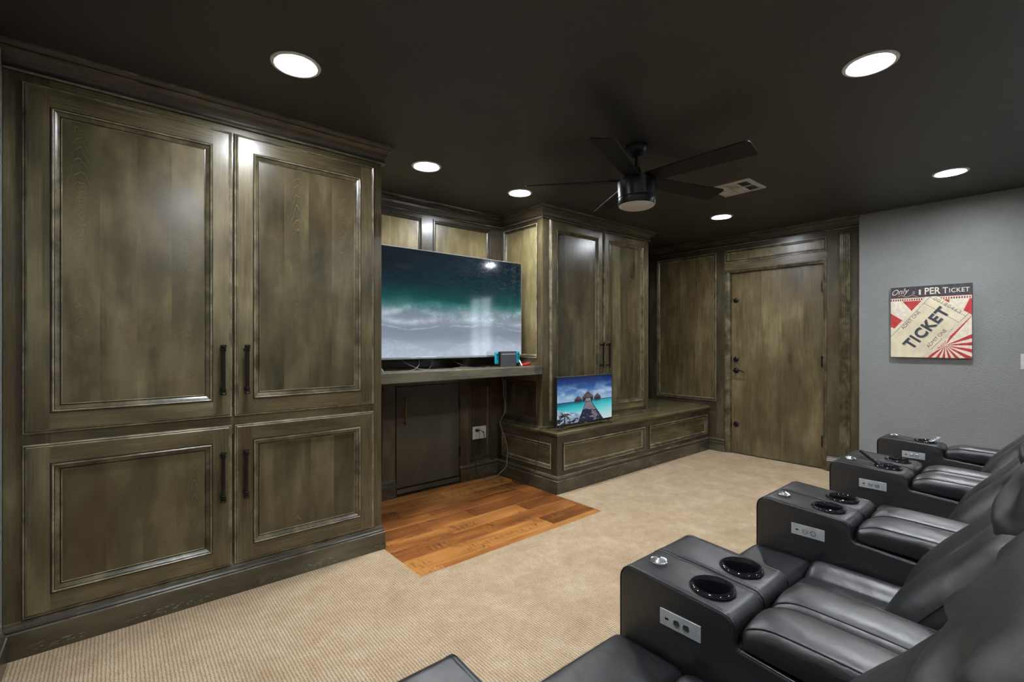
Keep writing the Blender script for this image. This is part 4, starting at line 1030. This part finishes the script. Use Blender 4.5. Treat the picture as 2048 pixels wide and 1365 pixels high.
# ------------------------------------------------------------------ ceiling vent
VX0, VX1, VY0, VY1 = 3.462, 3.766, 1.483, 1.795
vt = thing('ceiling_vent', 'white square louvred air vent in the dark ceiling beside the fan', 'vent', (3.61, 1.64, H))
TC = lambda a, b_, d: (a, b_, H - d)
bm = bmesh.new()
rect_loops(bm, TC, VX0, VX1, VY0, VY1, [(0, 0.0), (0.003, 0.007), (0.010, 0.009), (0.030, 0.009), (0.032, 0.002)], mis=0)
xm = (VX0 + VX1) / 2; ys = [VY0 + 0.03, VY0 + 0.03 + 0.084, VY0 + 0.03 + 0.168, VY1 - 0.03]
box(bm, xm - 0.006, xm + 0.006, VY0 + 0.03, VY1 - 0.03, H - 0.0085, H - 0.002)
for y in ys[1:3]: box(bm, VX0 + 0.03, VX1 - 0.03, y - 0.006, y + 0.006, H - 0.0085, H - 0.002)
obj('vent_frame', bm, [M_VENT], vt)
bm = bmesh.new(); box(bm, VX0 + 0.02, VX1 - 0.02, VY0 + 0.02, VY1 - 0.02, H - 0.0012, H - 0.0004); obj('vent_duct', bm, [M_GAP], vt)
for ci, (x0, x1) in enumerate(((VX0 + 0.032, xm - 0.008), (xm + 0.008, VX1 - 0.032))):
    for ri in range(3):
        y0, y1 = ys[ri] + (0.008 if ri else 0.003), ys[ri + 1] - (0.008 if ri < 2 else 0.003)
        n = 6
        for q in range(n):
            bm = bmesh.new()
            if ri == 1:                                   # middle pair: blades along y
                xx = x0 + (x1 - x0) * (q + 0.5) / n; hw = (x1 - x0) / n * 0.53; tl = 0.0012 * (1 if ci else -1)
                vs = [bm.verts.new(p) for p in ((xx - hw, y0, H - 0.004 + tl), (xx + hw, y0, H - 0.004 - tl), (xx + hw, y1, H - 0.004 - tl), (xx - hw, y1, H - 0.004 + tl))]
            else:
                yy = y0 + (y1 - y0) * (q + 0.5) / n; hw = (y1 - y0) / n * 0.42; tl = 0.0035 * (-1 if ri == 0 else 1)
                vs = [bm.verts.new(p) for p in ((x0, yy - hw, H - 0.005 + tl), (x1, yy - hw, H - 0.005 + tl), (x1, yy + hw, H - 0.005 - tl), (x0, yy + hw, H - 0.005 - tl))]
            f = bm.faces.new(vs)
            r_ = bmesh.ops.extrude_face_region(bm, geom=[f])
            for v in [g for g in r_['geom'] if isinstance(g, bmesh.types.BMVert)]: v.co.z += 0.0008
            obj('vent_slat', bm, [M_VENT], vt)

# ------------------------------------------------------------------ recliners
AW = 0.158                                            # arm width
RW = 0.880                                            # recliner width
def arm_mesh(name, x0, cup, parent):
    """arm with raised console block at the front and a hole for the cup well"""
    pts = []
    def arc(cy, cz, r, a0, a1, n=5):
        for i in range(n + 1):
            a = R(a0 + (a1 - a0) * i / n); pts.append((cy + r * math.cos(a), cz + r * math.sin(a)))
    pts += [(-0.42, 0.06)]; arc(0.795, 0.075, 0.015, -90, 0, 3); arc(0.768, 0.604, 0.042, 0, 88, 7)
    arc(0.523, 0.600, 0.030, 92, 178, 6); pts.append((0.490, 0.575)); arc(0.478, 0.572, 0.012, 0, -80, 3); pts += [(0.30, 0.545), (-0.42, 0.520)]
    bm = bmesh.new()
    a = [bm.verts.new((x0, y, z)) for y, z in pts]; b_ = [bm.verts.new((x0 + AW, y, z)) for y, z in pts]
    n = len(pts)
    f1 = bm.faces.new(a); f2 = bm.faces.new(b_[::-1])
    for i in range(n): bm.faces.new((a[i], a[(i + 1) % n], b_[(i + 1) % n], b_[i]))
    bmesh.ops.recalc_face_normals(bm, faces=bm.faces[:])
    es = list(f1.edges) + list(f2.edges)
    bmesh.ops.bevel(bm, geom=es, offset=0.009, segments=3, affect='EDGES', profile=0.55)
    o = obj(name, bm, [M_LEA], parent, smooth=42)
    # cut the well
    cb = bmesh.new(); lathe(cb, [(0.0415, 0.50), (0.0415, 0.70)], (x0 + AW / 2, 0.585, 0), 40)
    cut = obj('cutter', cb, [M_BLKGLOSS])
    md = o.modifiers.new('well', 'BOOLEAN'); md.operation = 'DIFFERENCE'; md.object = cut; md.solver = 'EXACT'
    dg = bpy.context.evaluated_depsgraph_get(); dg.update()
    me = bpy.data.meshes.new_from_object(o.evaluated_get(dg)); o.modifiers.clear(); o.data = me
    me.materials.clear(); me.materials.append(M_LEA)
    bpy.data.objects.remove(cut)
    # piping along both top edges and stitches beside it
    top = [p for p in pts[3:] if p[0] > 0.47]
    bm = bmesh.new()
    for xx in (x0 + 0.0035, x0 + AW - 0.0035): tube(bm, [(xx, y, z - 0.0015) for y, z in top if True], 0.0022, 6)
    for xx in (x0 + 0.0, x0 + AW): tube(bm, [(xx + (0.004 if xx == x0 else -0.004), y, z - 0.001) for y, z in ((0.478, 0.560), (0.30, 0.545), (-0.42, 0.520))], 0.0026, 6)
    obj('piping', bm, [M_PIPE], o, smooth=60)
    bm = bmesh.new()
    for xx in (x0 + 0.0125, x0 + AW - 0.0125):
        stitch(bm, [(xx, y, z + 0.0006) for y, z in top if z > 0.60 and y < 0.80])
    obj('stitching', bm, [M_STITCH], o)['kind'] = 'stuff'
    bm = bmesh.new(); c = (x0 + AW / 2, 0.585, 0); zt = 0.6365
    lathe(bm, [(0.0560, zt - 0.003), (0.0560, zt + 0.0015), (0.0535, zt + 0.0055), (0.0490, zt + 0.0075), (0.0440, zt + 0.0060), (0.0410, zt + 0.001), (0.0400, zt - 0.01), (0.0385, zt - 0.085), (0.0005, zt - 0.086)], c, 48, cap=False)
    obj('cup_holder', bm, [M_BLKGLOSS], o, smooth=35)
    return o
def stitch(bm, pts, step=0.0085, ln=0.0058, r=0.0009):
    P = [Vector(p) for p in pts]
    carry = 0.0
    for a, b_ in zip(P, P[1:]):
        L = (b_ - a).length
        if L < 1e-6: continue
        d = (b_ - a) / L; s_ = carry
        while s_ + ln < L:
            tube(bm, [a + d * s_, a + d * (s_ + ln)], r, 4); s_ += step
        carry = max(0.0, s_ - L)
def pad_z(u_x, y):
    """height of the pad's top at across position -1..1"""
    k = 1 - abs(u_x) ** 2.4
    z = 0.018 * k - 0.030 * (0.485 - y) + 0.006 * math.sin((y - 0.05) * 6.0)
    if y > 0.40: z -= 0.030 * ((y - 0.40) / 0.085) ** 2.4
    return z
def pad_mesh(x0, parent, seam_in):
    """padded armrest behind the console block"""
    def df(p, u):
        p.z += pad_z(u.x, p.y) * (0.5 + 0.5 * u.z) if u.z > -0.2 else -0.030 * (0.485 - p.y)
        p.x += 0.0035 * (1 - u.z * u.z) * (1 if u.x > 0 else -1) * min(1, abs(u.x) * 1.0) - 0.0015 * u.x
        return p
    bm = bmesh.new(); rbox(bm, (x0 + AW / 2, 0.135, 0.588), (AW - 0.008, 0.70, 0.064), 0.019, (10, 26, 2), df)
    o = obj('arm_pad', bm, [M_LEA], parent, smooth=70)
    bm = bmesh.new(); bs = bmesh.new()
    for sgn in (-1, 1):
        line = []
        for i in range(44):
            y = 0.470 - 0.66 * i / 43; ux = sgn * 0.84
            line.append((x0 + AW / 2 + ux * (AW - 0.008) / 2, y, 0.6195 + pad_z(ux, y) - 0.0005))
        line = [(line[0][0], 0.482, 0.575), (line[0][0], 0.4835, 0.590)] + line
        tube(bm, line, 0.0019, 5)
        stitch(bs, [(a - 0.0065 * sgn, b_, c + 0.0016) for a, b_, c in line[2:]])
    obj('piping', bm, [M_PIPE], o, smooth=60); obj('stitching', bs, [M_STITCH], o)['kind'] = 'stuff'
    return o
BACK = [(0.46, 0.345), (0.51, 0.338), (0.56, 0.318), (0.62, 0.285), (0.68, 0.240), (0.74, 0.190), (0.80, 0.150), (0.88, 0.112), (0.956, 0.080), (1.005, 0.045), (1.06, 0.0), (1.12, -0.06)]
def back_y(z): return float(np.interp(z, [b[0] for b in BACK], [b[1] for b in BACK]))
def make_recliner(x0, label):
    """x0 = outer edge of the arm nearer the camera; faces +Y"""
    rl_ = thing('recliner', label, 'recliner', (x0 + RW / 2, 0.2, 0), 'row of black leather home-cinema recliners')
    x1 = x0 + RW
    arm_mesh('armrest', x0, True, rl_)
    ar = arm_mesh('armrest', x1 - AW, True, rl_)
    pad_mesh(x0, rl_, 1); pad_mesh(x1 - AW, rl_, 0)
    xa = x1 - AW; ym = 0.628
    # knob and control plate on the far arm
    bm = bmesh.new(); c = (xa + AW / 2, 0.738, 0)
    lathe(bm, [(0.022, 0.640), (0.0235, 0.644), (0.0235, 0.650), (0.0215, 0.6525)], c, 32)
    kn = obj('knob', bm, [M_CHROME], rl_, smooth=35)
    bm = bmesh.new()
    for q in range(16):                                   # faceted top like a cut crown
        a0_, a1_ = 2 * PI * q / 16, 2 * PI * (q + 1) / 16; am = (a0_ + a1_) / 2
        def pt(r, a, z): return bm.verts.new((c[0] + r * math.cos(a), c[1] + r * math.sin(a), z))
        bm.faces.new((pt(0.0215, a0_, 0.6528), pt(0.0215, am, 0.6545), pt(0.0045, am, 0.6615), pt(0.0045, a0_, 0.6590)))
        bm.faces.new((pt(0.0215, am, 0.6545), pt(0.0215, a1_, 0.6528), pt(0.0045, a1_, 0.6590), pt(0.0045, am, 0.6615)))
    obj('knob_crown', bm, [M_CHROME], kn)
    bm = bmesh.new(); lathe(bm, [(0.0044, 0.655), (0.0044, 0.6592)], c, 12); obj('knob_socket', bm, [M_GAP], kn)
    TPn = facing_x(xa)
    bm = bmesh.new(); bbox_(bm, 0.573, 0.683, 0.533, 0.574, -0.001, 0.003, 0.0015, 2, 0, TPn); pl = obj('control_plate', bm, [M_ALU], rl_)
    bm = bmesh.new(); box(bm, 0.658, 0.668, 0.5505, 0.5555, 0.003, 0.0034, 0, TPn); obj('usb_port', bm, [M_GAP], pl)
    for yy in (0.636, 0.610):
        bm = bmesh.new(); lathe(bm, [(0.0095, 0.0), (0.0095, -0.0040), (0.0080, -0.0046), (0.0076, -0.0030), (0.0005, -0.0030)], (xa, yy, 0.5525), 20, axis='X'); obj('button', bm, [M_CHROME], pl, smooth=35)
    # seat body
    sx0, sx1 = x0 + AW + 0.003, xa - 0.003; sc_ = (sx0 + sx1) / 2; sw = sx1 - sx0
    def foot(p, u):
        if u.z > 0.5 and u.y > -0.9: p.z += 0.010 * (1 - abs(u.x) ** 3) * (1 - abs(u.y) ** 3)
        return p
    bm = bmesh.new(); rbox(bm, (sc_, 0.712, 0.265), (sw, 0.215, 0.385), 0.028, (10, 6, 8), foot); obj('footrest', bm, [M_LEA], rl_, smooth=70)
    def seat(p, u):
        if u.z > 0:
            b_ = abs(u.x)
            p.z += u.z * (0.030 * math.exp(-((b_ - 0.76) / 0.16) ** 2) + 0.010 * (1 - min(1, b_ / 0.5) ** 2.5) - 0.016 * math.exp(-((b_ - 0.52) / 0.035) ** 2))
            p.z -= 0.03 * (0.6 - p.y) * 0.5
            if p.y > 0.55: p.z -= 4.0 * (p.y - 0.55) ** 2
        return p
    bm = bmesh.new(); rbox(bm, (sc_, 0.36, 0.395), (sw, 0.485, 0.125), 0.030, (26, 14, 3), seat); st_ = obj('seat_cushion', bm, [M_LEA], rl_, smooth=70)
    bm = bmesh.new()
    for sg_ in (-1, 1):
        tube(bm, [(sc_ + sg_ * 0.52 * sw / 2, 0.585 - 0.45 * i / 12, 0.4585 - 0.010 - 0.03 * (0.6 - (0.585 - 0.45 * i / 12)) * 0.5 + 0.0035 - (4.0 * max(0, (0.585 - 0.45 * i / 12) - 0.55) ** 2)) for i in range(13)], 0.0018, 5)
    obj('piping', bm, [M_PIPE], st_, smooth=60)
    bm = bmesh.new(); box(bm, sx0, sx1, -0.40, 0.62, 0.06, 0.34); obj('seat_base', bm, [M_LEA], rl_)
    # backrest: two upright lobes with a centre seam
    def lobes(p, u):
        z = p.z
        yb = back_y(z)
        ax_ = abs(u.x)
        bulge = 0.030 * (1 - abs(2 * ax_ - 1) ** 2.2) - 0.020 * math.exp(-(ax_ / 0.05) ** 2)
        pf = math.sin(max(0.0, min(1.0, (z - 0.44) / 0.42)) * PI) ** 0.6
        if u.y > 0: p.y += bulge * pf * u.y + 0.0025 * math.sin(34 * z + 9 * u.x) * math.exp(-((ax_ - 0.1) / 0.25) ** 2)
        p.y += yb - 0.34
        return p
    bm = bmesh.new(); rbox(bm, (sc_, 0.225, 0.655), (sw - 0.006, 0.17, 0.43), 0.062, (26, 5, 16), lobes)
    bk = obj('backrest', bm, [M_LEA], rl_, smooth=75)
    bm = bmesh.new()
    for i, xx in enumerate((sc_ - sw / 2 + 0.022,)):
        line = [(xx - 0.018, back_y(0.48 + 0.32 * k / 24) - 0.062, 0.48 + 0.32 * k / 24) for k in range(25)]
        tube(bm, line, 0.0018, 5)
    obj('piping', bm, [M_PIPE], bk, smooth=60)
    # shell behind the pillows
    def shell(p, u):
        p.y += back_y(p.z) - 0.34 - 0.02; return p
    bm = bmesh.new(); rbox(bm, (sc_, 0.152, 0.735), (sw + 0.020, 0.14, 0.61), 0.060, (8, 4, 16), shell); obj('back_shell', bm, [M_LEA], rl_, smooth=70)
    # headrest pillow with gathered pleats
    def head(p, u):
        z = p.z
        p.y += back_y(z) - 0.34
        if u.y > 0:
            fy = min(1.0, u.y * 1.3) ** 2
            p.y += fy * 0.030 * (1 - abs(u.x) ** 3) * (1 - abs(u.z) ** 3)
            for sg_ in (-1, 1):
                dx, dz = u.x - sg_ * 0.98, (u.z + 0.95) * 0.8
                rr = math.hypot(dx, dz); th = math.atan2(dz, -sg_ * dx)
                if rr < 1.4: p.y += 0.015 * fy * max(0.0, 1 - abs(u.x) ** 4) * math.sin(th * 9.0 + rr * 1.5) * math.exp(-((rr - 0.70) / 0.36) ** 2)
        return p
    bm = bmesh.new(); rbox(bm, (sc_, 0.232, 0.940), (sw - 0.050, 0.15, 0.31), 0.070, (40, 5, 24), head); obj('headrest', bm, [M_LEA], rl_, smooth=75)
    return rl_
RX = [0.355, 1.240, 2.125, 3.055]
LABS = ['nearest black leather recliner, cut off by the bottom right corner',
        'black leather recliner second from the camera, between the two closest double cup-holder consoles',
        'black leather recliner third from the camera, with a long dark remote in its cup holder',
        'farthest black leather recliner, against the grey wall below the ticket sign']
r0 = make_recliner(RX[0], LABS[0])
for x, lab in list(zip(RX, LABS))[1:]:
    c = copy_tree(r0); c.location = (x + RW / 2, 0.2, 0); c['label'] = lab

# ------------------------------------------------------------------ remotes in the cup holders
def remote(x, y, z, dirv, L, wd, th, label, mat):
    o = thing('remote_control', label, 'remote', (x, y, z))
    D = Vector(dirv).normalized(); side = D.cross(Vector((0, 0, 1))).normalized(); nrm = side.cross(D)
    Mx = Matrix.Translation((x, y, z)) @ Matrix((side, D, nrm)).transposed().to_4x4()
    bm = bmesh.new(); t = bmesh.new(); rbox(t, (0, L / 2, 0), (wd, L, th), th * 0.45, (2, 4, 2)); merge(bm, t, None, Mx); b = obj('shell', bm, [mat], o, smooth=50)
    bm = bmesh.new()
    for i in range(5):
        for j in (-1, 0, 1):
            t = bmesh.new(); box(t, j * wd * 0.28 - 0.003, j * wd * 0.28 + 0.003, L * (0.35 + 0.11 * i), L * (0.35 + 0.11 * i) + 0.006, th / 2, th / 2 + 0.0012); merge(bm, t, None, Mx)
    obj('buttons', bm, [M_DOCK], o)
cx3 = RX[2] + RW - AW / 2
remote(cx3 + 0.018, 0.560, 0.592, (-0.06, 0.62, 0.47), 0.175, 0.034, 0.012, 'long black remote standing in the cup holder of the third recliner', M_BLKGLOSS)
cx4 = RX[3] + RW - AW / 2
remote(cx4 - 0.012, 0.610, 0.60, (0.30, -0.55, 0.40), 0.12, 0.030, 0.012, 'small silver remote leaning in the cup holder of the farthest recliner', M_ALU)
